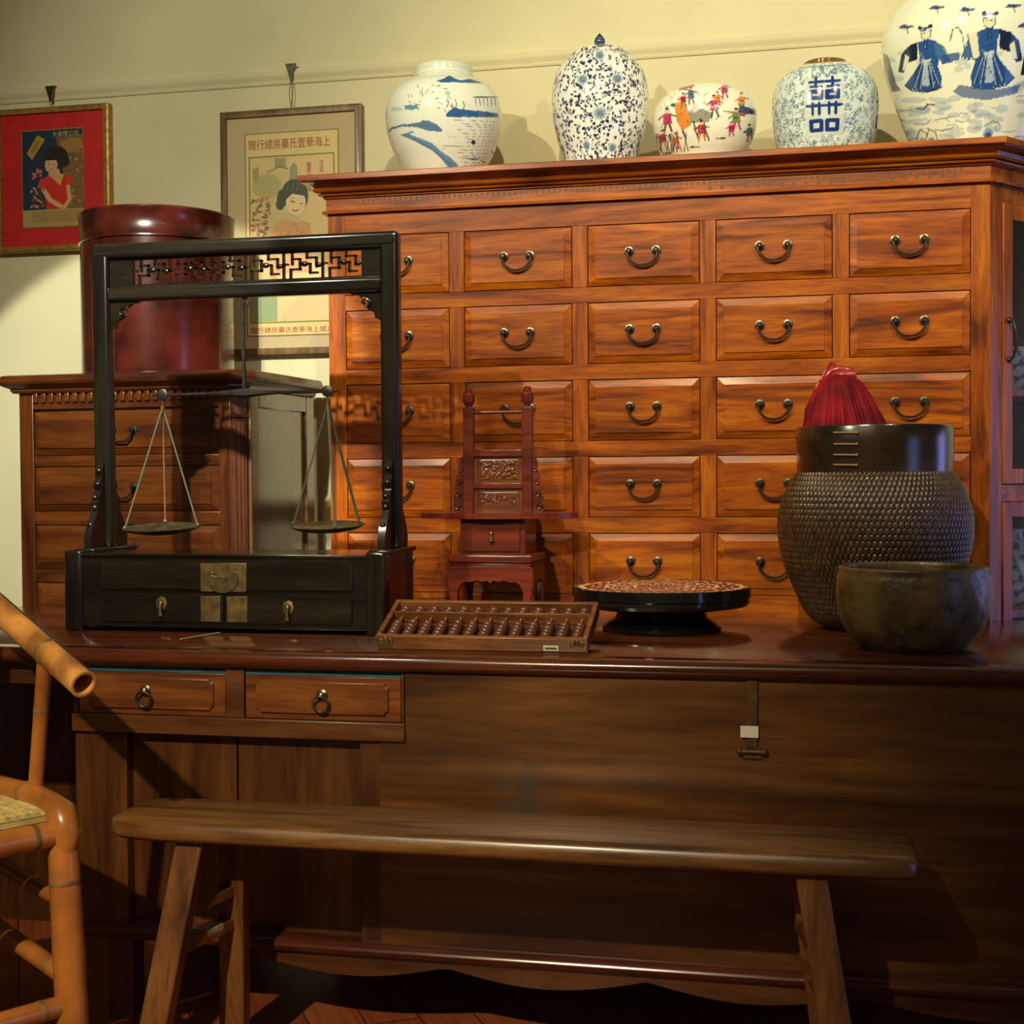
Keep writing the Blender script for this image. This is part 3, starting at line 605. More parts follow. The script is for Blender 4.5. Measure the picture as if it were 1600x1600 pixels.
# --- jar 4: double happiness
P4 = [(0, 256), (62, 256), (68, 248), (75, 226), (80, 198), (81.5, 170), (80, 146), (73, 124), (60, 110), (46, 102), (36, 99), (33, 97), (33, 91), (29, 90), (27, 93), (27, 110)]
cv = Canvas(1289-262, 80, 1289+262, 262, 3, (216, 232, 228)); LB = (96, 126, 150)
for i in range(1900):
    x, y = rnd.uniform(1030, 1548), rnd.uniform(102, 236); a = rnd.uniform(0, 6.28); cv.curl(x, y, rnd.uniform(2.5, 6.5), a, rnd.uniform(.5, .9), 1.0, LB, .8)
    if i % 3 == 0: cv.ell(x, y, 1.6, 1.1, (84, 112, 138), .9, a)
cv.line([(1030, 239), (1548, 239)], 1.4, LB); cv.line([(1030, 104), (1548, 104)], 1.2, LB)
cv.poly([(1027, 80), (1551, 80), (1551, 99.5), (1027, 99.5)], (120, 84, 44))
for xc in (1288, 1288-256, 1288+256, 1288-128, 1288+128):
    DB = (30, 58, 128); cv.poly([(xc-31, 122), (xc+31, 122), (xc+31, 212), (xc-31, 212)], (208, 220, 212), .75)
    for sx in (-1, 1):
        m = xc+sx*12.5
        cv.line([(m-10, 128), (m+11, 128)], 4.4, DB); cv.line([(m, 122), (m, 135)], 4.6, DB); cv.line([(m-8, 135.5), (m+9, 135.5)], 3.6, DB)
        for y0, y1 in ((143, 153), (189, 203)):
            cv.line([(m-8, y0), (m+8, y0), (m+8, y1), (m-8, y1), (m-8, y0), (m-7, y0)], 6.6, DB)
        cv.line([(m-5, 161), (m-5, 178)], 4.4, DB); cv.line([(m+5, 161), (m+5, 178)], 4.4, DB)
    cv.line([(xc-26, 165), (xc+26, 165)], 4.8, DB); cv.line([(xc-23, 179.5), (xc+23, 179.5)], 1.5, DB, .0)
    cv.curl(xc-14, 112, 10, 0, .8, 1.5, LB); cv.curl(xc+14, 112, 10, PI, .8, 1.5, LB)
j, _, _ = pot('wedding_jar', 1289, Yv, P4, ZCT, cv, wrap=True, nu=640, nv=230)
tag(j, 'pale blue-grey jar with brown rim and large blue double-happiness character', 'jar')
# --- vase 5: big figures
P5 = [(0, 258), (78, 258), (84, 250), (95, 222), (112, 178), (127, 135), (138, 95), (140, 65), (132, 35), (112, 8), (84, -12), (62, -24), (55, -38), (60, -60), (66, -72), (60, -72), (54, -50)]
cv = Canvas(1375, -80, 1665, 262, 3, (238, 244, 222)); CB, CL, CK = (44, 86, 152), (128, 160, 190), (28, 40, 70)
for i in range(70):
    x, y = rnd.uniform(1385, 1660), rnd.uniform(128, 250); cv.ell(x, y, rnd.uniform(6, 20), rnd.uniform(3, 7), CL, .45, rnd.uniform(-.3, .3))
for i in range(14): x, y = rnd.uniform(1390, 1650), rnd.uniform(70, 130); cv.ell(x, y, rnd.uniform(5, 11), rnd.uniform(3, 6), CL, .4)
def sage(x, y, k=1.0, flip=1):
    X = lambda a: x+a*flip*k
    D2 = (66, 110, 168)
    cv.poly([(X(-12), y+12*k), (X(4), y+9*k), (X(16), y+14*k), (X(20), y+34*k), (X(18), y+52*k), (X(24), y+70*k), (X(22), y+84*k), (X(2), y+88*k), (X(-22), y+84*k), (X(-30), y+76*k), (X(-18), y+60*k), (X(-8), y+44*k)], CB)
    cv.poly([(X(-12), y+12*k), (X(-26), y+18*k), (X(-36), y+30*k), (X(-40), y+56*k), (X(-32), y+58*k), (X(-26), y+44*k), (X(-12), y+38*k)], CK)
    cv.poly([(X(-30), y+30*k), (X(-34), y+54*k), (X(-28), y+52*k), (X(-24), y+34*k)], (226, 230, 204))
    cv.poly([(X(12), y+14*k), (X(26), y+24*k), (X(34), y+44*k), (X(24), y+48*k), (X(14), y+34*k)], D2)
    cv.line([(X(12), y+13*k), (X(27), y+24*k), (X(35), y+45*k), (X(24), y+49*k)], 1.3, CK)
    cv.poly([(X(-6), y+40*k), (X(8), y+40*k), (X(6), y+48*k), (X(-5), y+48*k)], (200, 214, 214)); cv.poly([(X(-3), y+48*k), (X(3), y+48*k), (X(6), y+80*k), (X(-5), y+80*k)], (170, 196, 214))
    for a, b in ((-18, 80), (-10, 84), (9, 82), (17, 80)): cv.line([(X(a*.35), y+44*k), (X(a*.8), y+62*k), (X(a), y+b*k)], 1.3, CK, .9); cv.line([(X(a*.35+2), y+46*k), (X(a+2.5), y+b*k)], 1.0, (190, 210, 226), .9)
    for i in range(10): q = rnd.uniform(-12, 14), rnd.uniform(20, 78); cv.curl(X(q[0]), y+q[1]*k, 3, i, .7, .9, rnd.choice([CK, (150, 180, 214)]), .8)
    cv.ell(X(0), y+1*k, 7.5*k, 9*k, (226, 226, 200)); cv.line([(X(-7), y-3*k), (X(-6), y+7*k), (X(0), y+11*k), (X(7), y+6*k), (X(8), y-4*k), (X(-7), y-4*k)], 1.2, CK)
    cv.line([(X(-3), y), (X(-1), y)], 1, CK); cv.line([(X(3), y), (X(5), y)], 1, CK); cv.line([(X(-1), y+10*k), (X(-3), y+22*k), (X(2), y+24*k), (X(2), y+10*k)], 1.1, CK)
    cv.ell(X(-8), y-8*k, 3.4, 3.4, CK); cv.ell(X(7), y-10*k, 3.4, 3.4, CK); cv.line([(X(-8), y-7*k), (X(8), y-8*k)], 3, CB)
    cv.line([(X(-30), y+77*k), (X(-20), y+86*k), (X(2), y+89*k), (X(23), y+85*k)], 2.4, CK)
sage(1449, 44, 1.04); sage(1545, 34, 1.2, -1); sage(1634, 62, 1.1, 1)
for i in range(26):
    x, y = rnd.uniform(1392, 1655), rnd.uniform(150, 235); cv.line([(x, y), (x+rnd.uniform(6, 16), y+rnd.uniform(-3, 3)), (x+rnd.uniform(16, 30), y+rnd.uniform(-2, 4))], rnd.uniform(1, 2.4), rnd.choice([CB, CL, (90, 126, 170)]), .7)
cv.poly([(1512, 52), (1526, 48), (1530, 90), (1520, 92)], (226, 230, 204)); cv.line([(1512, 52), (1520, 92), (1530, 90)], 1.4, CK)
cv.poly([(1490, 140), (1500, 130), (1530, 138), (1560, 142), (1590, 138), (1585, 152), (1540, 158), (1505, 150)], CB, .8)
cv.poly([(1473, 82), (1500, 78), (1500, 90), (1478, 96)], CB, .9); cv.line([(1486, 60), (1490, 42), (1498, 40), (1504, 50)], 1.8, CK); cv.line([(1504, 50), (1508, 78), (1500, 84)], 1, CK)
cv.poly([(1384, 70), (1392, 75), (1404, 120), (1412, 132), (1396, 134), (1386, 100)], CK, .75)
for x, y in ((1420, 32), (1466, 6), (1512, 14), (1580, 16), (1598, 48)):
    cv.ell(x, y, 12, 2.6, CK, .9); cv.ell(x-4, y-2, 5, 2.4, CB); cv.line([(x, y), (x+2, y+10)], 1.4, CK)
cv.line([(1436, 162), (1446, 164), (1452, 157), (1462, 158)], 2.4, CK)
for x in (1442, 1456): cv.poly([(x-8, 220), (x, 196), (x+10, 202), (x+14, 222)], (226, 230, 204)); cv.line([(x-8, 218), (x-2, 196), (x+8, 202), (x+14, 222)], 1.4, CK); cv.ell(x+2, 214, 5, 5, CL)
cv.line([(1394, 140), (1412, 190), (1422, 222)], 2, CK)
for i in range(8): cv.ell(1538+i*3, 192+abs(i-4)*1.2, 1.2, 1.2, CK)
cv.ell(1542, 210, 8, 8, CL); cv.ell(1542, 212, 5, 5, CB)
j, _, _ = pot('large_vase', 1521, Yv+.0, P5, ZCT, cv, nu=640, nv=260)
tag(j, 'very large blue and white vase painted with robed figures among clouds', 'vase')
# porcelain inside the glazed end
for (zz, sx_, nm, lb, r_) in ((ZS1, .33, 'porcelain_bowl', 'blue and white porcelain bowl on the upper shelf behind the cabinet glass', .085), (ZS2, .33, 'porcelain_jar', 'small green-white porcelain jar behind the lower cabinet glass', .075)):
    p = Vector((xr, YF, 0))+wd*sx_-wn*.14
    nu, nv = 120, 40; t = np.linspace(-PI, PI, nu, endpoint=False)
    pr_ = smooth_prof([(.001, 0), (r_*.5, 0), (r_*.55, .012), (r_*.95, .07), (r_, .12), (r_*.96, .123), (r_*.9, .08), (r_*.5, .03)] if nm == 'porcelain_bowl' else [(.001, 0), (r_*.6, 0), (r_*.95, .06), (r_, .12), (r_*.75, .17), (r_*.45, .19), (r_*.5, .21)], nv)
    T, R = np.meshgrid(t, pr_[:, 0]); _, Zz = np.meshgrid(t, pr_[:, 1]); V = np.stack([R*np.cos(T), R*np.sin(T), Zz], -1).reshape(-1, 3)
    o = grid_mesh(nm, V, nu, nv, True, M['paint']); o.location = (p[0], p[1], zz)
    pat = (np.sin(T*14+Zz*90)+np.sin(T*9-Zz*140)+np.sin(Zz*200)) > .6
    C = np.where(pat[..., None], lin((60, 110, 140)), lin((205, 215, 205))).reshape(-1, 3); set_paint(o.data, C); tag(o, lb, 'bowl' if 'bowl' in nm else 'jar')

# ------------------------------------------------------------------ pictures on the wall
def panel(name, cv, x0, x1, y0, y1, X0, Z0, X1, Z1, Y, parent, mat, res=2.2):
    nu, nv = int((x1-x0)*res), int((y1-y0)*res); U, Vv = np.meshgrid(np.linspace(0, 1, nu), np.linspace(0, 1, nv))
    P = np.stack([X0+(X1-X0)*U, np.full_like(U, Y), Z0+(Z1-Z0)*Vv], -1).reshape(-1, 3)-np.array(parent.location)
    o = grid_mesh(name, P, nu, nv, False, mat, parent); set_paint(o.data, cv.get(x0+(x1-x0)*U, y1+(y0-y1)*Vv).reshape(-1, 3)); return o
def text(name, s, size, x, y, z, mat, parent, sx=1.0, vertical=False, align='LEFT'):
    c = bpy.data.curves.new('t', 'FONT'); c.body = s; c.size = size; c.align_x = align; c.extrude = .0002; c.offset = 0.0
    if vertical: c.body = '\n'.join(s); c.space_line = .85
    o = bpy.data.objects.new('t', c); COL.objects.link(o); dg = bpy.context.evaluated_depsgraph_get()
    me = bpy.data.meshes.new_from_object(o.evaluated_get(dg)); bpy.data.objects.remove(o)
    me.transform(Matrix.Translation(Vector((x, y, z))-Vector(parent.location)) @ Matrix.Diagonal((sx, 1, 1, 1)) @ Matrix.Rotation(PI/2, 4, 'X'))
    me.materials.clear(); me.materials.append(mat); me.name = name
    q = bpy.data.objects.new(name, me); COL.objects.link(q); q.parent = parent; return q
def frame(parent, X0, Z0, X1, Z1, w_, Y0, Y1, mat, bevel=.003):
    out = [(X0, Z0), (X1, Z0), (X1, Z1), (X0, Z1)]; inn = [(X0+w_, Z0+w_), (X1-w_, Z0+w_), (X1-w_, Z1-w_), (X0+w_, Z1-w_)]
    V = []
    for Yy, ring in ((Y1, out), (Y0+.003, out), (Y0, [(x+(w_*.3)*(1 if x == X0 else -1), z+(w_*.3)*(1 if z == Z0 else -1)) for x, z in out]), (Y0+.001, inn), (Y1, inn)):
        V += [(x, Yy, z) for x, z in ring]
    Fc = [(a*4+i, a*4+(i+1) % 4, a*4+4+(i+1) % 4, a*4+4+i) for a in range(4) for i in range(4)]
    return MB().add(V, Fc).build('frame', mat, parent, angle=30)
Yp = YW-.035
# red-matted calendar picture
A = at(-5, 398, Yp); B = at(168, 158, Yp); fx0, fz0 = A[0], Z_(80, 392, Yp); fx1, fz1 = B[0], Z_(80, 166, Yp)
pk = thing('framed_calendar_print', 'gilt-framed calendar print of a woman in red on a bright red mat, hanging far left', 'picture', ((fx0+fx1)/2, YW, fz0))
frame(pk, fx0, fz0, fx1, fz1, .019, Yp, YW-.002, M['gold'])
MB().box(fx0+.015, Yp+.012, fz0+.015, fx1-.015, Yp+.016, fz1-.015).build('mat_board', M['red_mat'], pk)['label'] = 'bright red mat board'
W_, H_ = 94, 150
cv = Canvas(33, 203, 127, 353, 4, (18, 48, 72))
cv.poly([(86, 215), (127, 212), (127, 330), (100, 330), (96, 262)], (120, 92, 52)); cv.poly([(92, 222), (110, 216), (127, 219), (127, 240), (100, 238)], (160, 118, 60))
for i in range(70): x, y = rnd.uniform(100, 126), rnd.uniform(236, 325); cv.ell(x, y, rnd.uniform(1, 3), rnd.uniform(1, 2), rnd.choice([(150, 110, 70), (90, 80, 50), (130, 90, 60), (176, 130, 90)]))
cv.poly([(40, 237), (57, 210), (69, 217), (48, 248)], (178, 140, 50)); cv.poly([(46, 234), (56, 218), (62, 221), (51, 239)], (120, 96, 40), .6)
cv.ell(85, 243, 19, 15, (34, 26, 20)); cv.ell(98, 252, 9, 10, (34, 26, 20)); cv.ell(78, 257, 10, 12, (214, 170, 128)); cv.poly([(74, 262), (90, 264), (96, 284), (74, 284)], (210, 166, 120)); cv.poly([(68, 246), (90, 238), (92, 250), (72, 250)], (34, 26, 20))
cv.line([(73, 256), (76, 256)], 1.2, (50, 30, 24)); cv.line([(81, 257), (84, 257)], 1.2, (50, 30, 24)); cv.line([(76, 264), (79, 264)], 1.4, (190, 40, 40))
cv.poly([(60, 282), (74, 272), (90, 278), (106, 272), (112, 286), (104, 300), (100, 326), (70, 326), (66, 300)], (204, 40, 34)); cv.poly([(72, 272), (98, 272), (92, 290), (84, 282)], (206, 160, 90))
cv.ell(64, 286, 6, 9, (210, 48, 40)); cv.ell(106, 284, 6, 9, (210, 48, 40)); cv.line([(66, 296), (76, 312), (92, 322)], 7, (214, 170, 120)); cv.line([(104, 292), (106, 312), (98, 324)], 6, (206, 160, 110))
for i in range(40): x, y = rnd.uniform(46, 66), rnd.uniform(290, 322); cv.ell(x, y, 2, 2, rnd.choice([(190, 110, 90), (170, 60, 50), (60, 80, 50), (206, 150, 130)]), .8)
for i in range(14): cv.ell(rnd.uniform(46, 62), rnd.uniform(263, 276), 2.2, 2, (200, 110, 90))
cv.poly([(33, 326), (127, 326), (127, 353), (33, 353)], (176, 148, 92))
for y in range(330, 346, 3):
    for x in range(48, 124, 3): cv.line([(x, y), (x+1.2, y)], 1.1, (70, 50, 30), .8)
px0, px1 = X_(33, 280, Yp), X_(127, 280, Yp); pz0, pz1 = Z_(80, 353, Yp), Z_(80, 202, Yp)
MB().box(px0-.004, Yp+.0105, pz0-.004, px1+.004, Yp+.0118, pz1+.004).build('paper_border', M['gold'], pk)
panel('print', cv, 33, 127, 203, 353, px0, pz0, px1, pz1, Yp+.010, pk, M['print'], 2.0)
text('printed_title', '大美煙公司', .020, px1-.012, Yp+.0095, pz1-.022, M['ink_gold'], pk, align='RIGHT')
# framed poster
fx0, fx1 = X_(345, 360, Yp), X_(565, 360, Yp); fz0, fz1 = Z_(455, 553, Yp), Z_(455, 168, Yp)
pk2 = thing('framed_poster', 'walnut-framed vintage poster of a smiling woman with red title characters on a cream mat', 'picture', ((fx0+fx1)/2, YW, fz0))
frame(pk2, fx0, fz0, fx1, fz1, .021, Yp, YW-.002, M['frame_wood'])
MB().box(fx0+.017, Yp+.012, fz0+.017, fx1-.017, Yp+.016, fz1-.017).build('mat_board', M['cream_mat'], pk2)
# canvas 150 x 325, x 380..530, y 207..530
cv = Canvas(380, 205, 530, 530, 4, (214, 196, 132))
cv.line([(380.8, 205.8), (529, 205.8), (529, 529), (380.8, 529), (380.8, 205.8)], 1.5, (120, 70, 30))
cv.line([(387, 243), (522, 243), (522, 508), (387, 508), (387, 243)], 2.4, (136, 124, 40)); 
cv.poly([(389, 245), (520, 245), (520, 506), (389, 506)], (206, 188, 128))
cv.poly([(450, 245), (520, 245), (520, 506), (440, 506)], (222, 192, 142), .7)
cv.poly([(428, 246), (446, 246), (446, 262), (428, 262)], (140, 136, 96), .8); cv.line([(416, 268), (436, 260), (448, 264)], 2, (130, 84, 50), .8)
cv.poly([(450, 285), (452, 262), (459, 254), (464, 262), (464, 300), (450, 300)], (120, 136, 116), .8)
cv.poly([(392, 262), (402, 258), (402, 284), (394, 286)], (128, 124, 76), .7); cv.ell(415, 290, 24, 20, (168, 160, 106), .7)
for i in range(60): cv.line([(rnd.uniform(394, 440), rnd.uniform(268, 320)), (rnd.uniform(394, 440), rnd.uniform(268, 320))], .5, (150, 144, 96), .35)
for i in range(90): cv.ell(rnd.uniform(390, 420), rnd.uniform(310, 372), rnd.uniform(1.5, 4), rnd.uniform(1, 3), rnd.choice([(92, 112, 72), (158, 70, 56), (204, 140, 110), (70, 90, 64), (190, 110, 80)]), .8)
HR = (66, 74, 56)
cv.ell(458, 300, 19, 19, HR); cv.ell(440, 310, 9, 14, HR); cv.ell(436, 320, 7, 9, HR); cv.ell(474, 308, 7, 18, HR)
cv.ell(461, 318, 16, 20, (228, 206, 156)); cv.poly([(442, 300), (458, 296), (478, 302), (474, 308), (456, 304), (446, 312)], HR)
for x in (450, 458, 466): cv.line([(x, 288), (x-4, 300)], 1, (120, 126, 100), .7)
cv.line([(453, 316), (459, 317)], 1.8, (50, 44, 30)); cv.line([(468, 320), (472, 320)], 1.6, (110, 60, 40)); cv.line([(456, 330), (461, 332), (465, 330)], 2.2, (186, 72, 50)); cv.line([(452, 312), (459, 311)], .8, (90, 70, 40))
cv.poly([(420, 362), (430, 350), (444, 342), (448, 332), (462, 340), (470, 346), (482, 352), (488, 380), (484, 440), (420, 440), (412, 390)], (212, 160, 108)); cv.poly([(446, 334), (462, 342), (470, 336), (468, 350), (446, 346)], (196, 184, 140))
for i in range(60): cv.ell(rnd.uniform(422, 484), rnd.uniform(352, 430), 2, 1.6, rnd.choice([(190, 110, 80), (220, 190, 120), (180, 130, 90)]), .7)
cv.poly([(389, 440), (430, 440), (430, 506), (389, 506)], (146, 160, 118)); cv.poly([(430, 430), (520, 430), (520, 506), (430, 506)], (220, 192, 138))
dX = X_(530, 360, Yp)-X_(380, 360, Yp); px0, px1 = X_(382, 360, Yp), X_(529, 360, Yp); pz0, pz1 = Z_(455, 524, Yp), Z_(455, 204, Yp)
panel('print', cv, 380, 530, 205, 530, px0, pz0, px1, pz1, Yp+.010, pk2, M['print'], 2.0)
text('title_characters', '贈行總房藥氏壹華海上', .0355, px0+.012, Yp+.0095, pz1-.051, M['ink_red'], pk2, sx=.80)
text('caption_characters', '贈行總房藥氏壹華海上城大', .021, px0+.014, Yp+.0095, pz0+.012, M['ink_red'], pk2, sx=1.13)
text('column_characters', '總發行所在上海', .016, px0+.213, Yp+.0095, pz1-.115, M['ink_red'], pk2, vertical=True)
text('column_characters', '中法大', .016, px0+.256, Yp+.0095, pz1-.11, M['ink_red'], pk2, vertical=True)
for nm, px, py, lb, full in (('picture_hook', 80, 147, 'small metal picture hook on the rail above the red-matted print', 0), ('picture_hook', 455, 112, 'metal picture hook with looped cord above the framed poster', 1)):
    c = at(px, py, YW-.02); s_ = depth(c)/F
    f = MB().prism([(c[0]-9*s_, c[2]+12*s_), (c[0]+9*s_, c[2]+12*s_), (c[0]+3*s_, c[2]-6*s_), (c[0]+2*s_, c[2]-12*s_), (c[0]-2*s_, c[2]-12*s_), (c[0]-3*s_, c[2]-6*s_)], YW-.027, YW-.0185, 'y')
    t = thing(nm, lb, 'hook', (c[0], YW-.0185, c[2]-12*s_), 'hooks on the picture rail')
    f.build('clip', M['pull'], t, bevel=.001)
    zb_ = (fz1 if full else Z_(80, 165, Yp)) + .001
    f = MB(); f.tube([(c[0], YW-.024, c[2]-10*s_), (c[0]-3*s_, YW-.024, (c[2]+zb_)/2-.01), (c[0], YW-.024, zb_)], .0012, 6); f.tube([(c[0], YW-.024, c[2]-10*s_), (c[0]+3*s_, YW-.024, (c[2]+zb_)/2-.01), (c[0], YW-.024, zb_)], .0012, 6); f.build('cord_loop', M['cord'], t)

# ------------------------------------------------------------------ brown chest left, with lacquered round box
YH = 3.80; hr = math.radians(-3.0)
cl = X_(31, 700, YH); crr = X_(386, 700, YH)
Wc = crr-cl; Dc = .50
ch = thing('drawer_chest', 'brown wooden chest of drawers with dentil cornice, standing behind the left end of counter', 'chest', (cl, YH, 0), rz=hr)
def CHZ(py): return Z_(200, py, YH)
zcb, zct = CHZ(610), CHZ(583)
def L(mb, name, mat, parent=ch, **k):       # local build under the rotated chest
    return mb.build(name, mat, parent, loc=(0, 0, 0), **k)
cant = .035
body = [(0.005, .02), (Wc-cant-.002, .02), (Wc-.003, cant+.02), (Wc-.002, Dc), (.005, Dc)]
L(MB().prism([(Wc-cant-.001, .0005), (Wc-.0005, cant), (Wc-.0005, cant+.012), (Wc-cant-.001, .022)], 0, zcb-.001, 'z'), 'corner_board', M['pilaster'])
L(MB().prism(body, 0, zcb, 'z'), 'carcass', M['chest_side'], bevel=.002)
dx0, dx1 = X_(53, 700, YH)-cl, X_(350, 700, YH)-cl
f = MB(); f.box(0, 0, 0, dx0, .02, zcb); f.box(dx1, 0, 0, Wc-cant+.0, .02, zcb); L(f, 'stile', M['chest_z'], bevel=.0015)
zrow = [(640, 711), (728, 803), (820, 893), (911, 984)]
L(MB().box(dx0, 0, CHZ(637), dx1, .02, zcb), 'top_rail', M['chest'])
dd = None
hh = CHZ(640)-CHZ(711)
for i, (a, b) in enumerate(zrow):
    z1, z0 = CHZ(a), CHZ(a)-hh
    zn = CHZ(zrow[i+1][0]) if i < 3 else 0
    L(MB().box(dx0, .002, zn, dx1, .02, z0), 'rail', M['chest'], bevel=.002)
    loc = ((dx0+dx1)/2, .004, (z0+z1)/2)
    if dd is None:
        dd = drawer_mesh(dx1-dx0, hh, .022, .010).build('drawer', M['chest'], ch, loc=loc, angle=12)
        bail_mesh(.034, .034, .0035, -.010, True).build('bail_handle', M['iron'], dd, loc=(0, 0, .006))
    else: copy_part(dd, ch, loc)
# dentils, cornice
f = MB(); n = 23
for i in range(n):
    x = dx0+(i+.15)*(dx1-dx0)/n; f.box(x, -.008, zcb-.032, x+(dx1-dx0)/n*.62, .001, zcb-.003)
L(f, 'dentil_band', M['chest'], bevel=.003)
Dp = [(0, Dc), (0, 0), (Wc-cant, 0), (Wc, cant), (Wc, Dc)]
o = swept([(.0, zcb-.004), (.010, zcb-.003), (.016, zcb+.004), (.016, zcb+.009), (.030, zcb+.016), (.040, zcb+.022), (.042, zcb+.030), (.034, zct-.003), (.022, zct), (0, zct)], 'cornice', M['chest'], None, [(-.003, Dc), (-.003, 0), (Wc-cant, 0), (Wc, cant), (Wc, Dc)]); o.parent = ch
L(MB().prism([(-.002, .001), (Wc-cant, .001), (Wc-.001, cant+.001), (Wc-.001, Dc), (-.002, Dc)], zct-.02, zct-.0008, 'z'), 'top_board', M['chest'])
# fluted pilaster on the canted corner + side panel
f = MB(); d_ = Vector((cant, cant, 0)).normalized(); nrm = Vector((d_[1], -d_[0], 0))
for k in (.25, .5, .75):
    p = Vector((Wc-cant, 0.004, 0))+d_*(cant*1.414*k); f.tube([(p[0]+nrm[0]*.001, p[1]+nrm[1]*.001, .1), (p[0]+nrm[0]*.001, p[1]+nrm[1]*.001, CHZ(662))], .0035, 8)
f.prism([(Wc-cant-.002, .0), (Wc-.0, cant+.002), (Wc+.004, cant), (Wc-cant+.002, -.004)], CHZ(655), CHZ(651), 'z'); L(f, 'pilaster', M['pilaster'])
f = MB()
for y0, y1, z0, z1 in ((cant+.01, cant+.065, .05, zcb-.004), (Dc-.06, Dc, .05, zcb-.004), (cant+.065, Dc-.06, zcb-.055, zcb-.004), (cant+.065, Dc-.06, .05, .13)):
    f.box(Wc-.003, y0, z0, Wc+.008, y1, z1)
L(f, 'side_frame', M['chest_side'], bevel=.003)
# round lacquered box
hb = at(249, 580, 4.05); sb_ = depth(hb)/F; R_ = 117*sb_
bx = thing('round_box', 'tall round dark red lacquered box with a lid, standing on the brown chest', 'box', (hb[0], hb[1], zct))
zb0 = zct; ztb = Z_(249, 341, 4.05); zs = Z_(249, 388, 4.05)
MB().lathe([(R_*.98, 0), (R_*.995, .004), (R_*.995, zs-zb0-.001)], (hb[0], hb[1], zb0), 72).build('box_body', M['hatbox'], bx)
MB().lathe([(R_*1.005, zs-zb0), (R_*1.018, zs-zb0+.002), (R_*1.018, zs-zb0+.010), (R_*1.008, zs-zb0+.013), (R_*1.008, ztb-zb0-.014), (R_*1.018, ztb-zb0-.011), (R_*1.018, ztb-zb0-.003), (R_*1.00, ztb-zb0), (R_*.5, ztb-zb0+.004), (.01, ztb-zb0+.005)], (hb[0], hb[1], zb0), 72).build('lid', M['hatbox'], bx)
MB().lathe([(R_*1.0, .0), (R_*1.016, .002), (R_*1.016, .012), (R_*.996, .015)], (hb[0], hb[1], zb0), 72, cap=False).build('base_band', M['hatbox'], bx)

# ------------------------------------------------------------------ things on the counter
# --- scale stand
YS, YSR = 3.12, 3.36; YP = 3.24
def SX(px, py=900, Y=YS): return X_(px, py, Y)
def SZ(py, px=350, Y=YS): return Z_(px, py, Y)
ss = thing('scale_stand', 'black lacquered scale stand: open frame with fretwork over a two-tier drawer box with brass plates', 'stand', (SX(350), YS, ZT))
xL, xR2 = SX(100, 930), SX(601, 930); zbt = SZ(868); pw_ = SX(127, 930)-xL
for a in (xL, xR2-pw_):
    for y in (YS, YSR-pw_):
        pts = [(a, y), (a+pw_, y), (a+pw_, y+pw_), (a, y+pw_)]
        MB().box(a, y, ZT, a+pw_, y+pw_, zbt+.010).build('corner_post', M['black_z'], ss, bevel=.006, seg=3)
zbb = SZ(983)
MB().box(xL+pw_-.002, YS+.008, zbb, xR2-pw_+.002, YSR-.008, zbt-.002).build('box_body', M['black'], ss, bevel=.002)
MB().box(xR2-pw_-.005, YS+pw_+.0005, zbb, xR2-.004, YSR-pw_-.0005, zbt).build('side_panel', M['side_red'], ss)['label'] = 'red-brown unlacquered right side board'
MB().box(xL+.003, YS+pw_, zbb, xL+pw_, YSR-pw_, zbt-.0).build('side_panel', M['black'], ss)
MB().box(xL+pw_*.9, YS+.002, zbt-.004, xR2-pw_*.9, YSR-.002, zbt+.003).build('box_top', M['black'], ss, bevel=.002)
def bead_frame(x0, x1, z0, z1, y, r=.002):
    f = MB(); 
    for A_, B_ in (((x0, z0), (x1, z0)), ((x1, z0), (x1, z1)), ((x1, z1), (x0, z1)), ((x0, z1), (x0, z0))): f.tube([(A_[0], y, A_[1]), (B_[0], y, B_[1])], r, 8)
    return f
rows = [('drawer', 157, 547, 877, 921), ('drawer', 157, 346, 930, 973), ('drawer', 352, 547, 930, 973)]
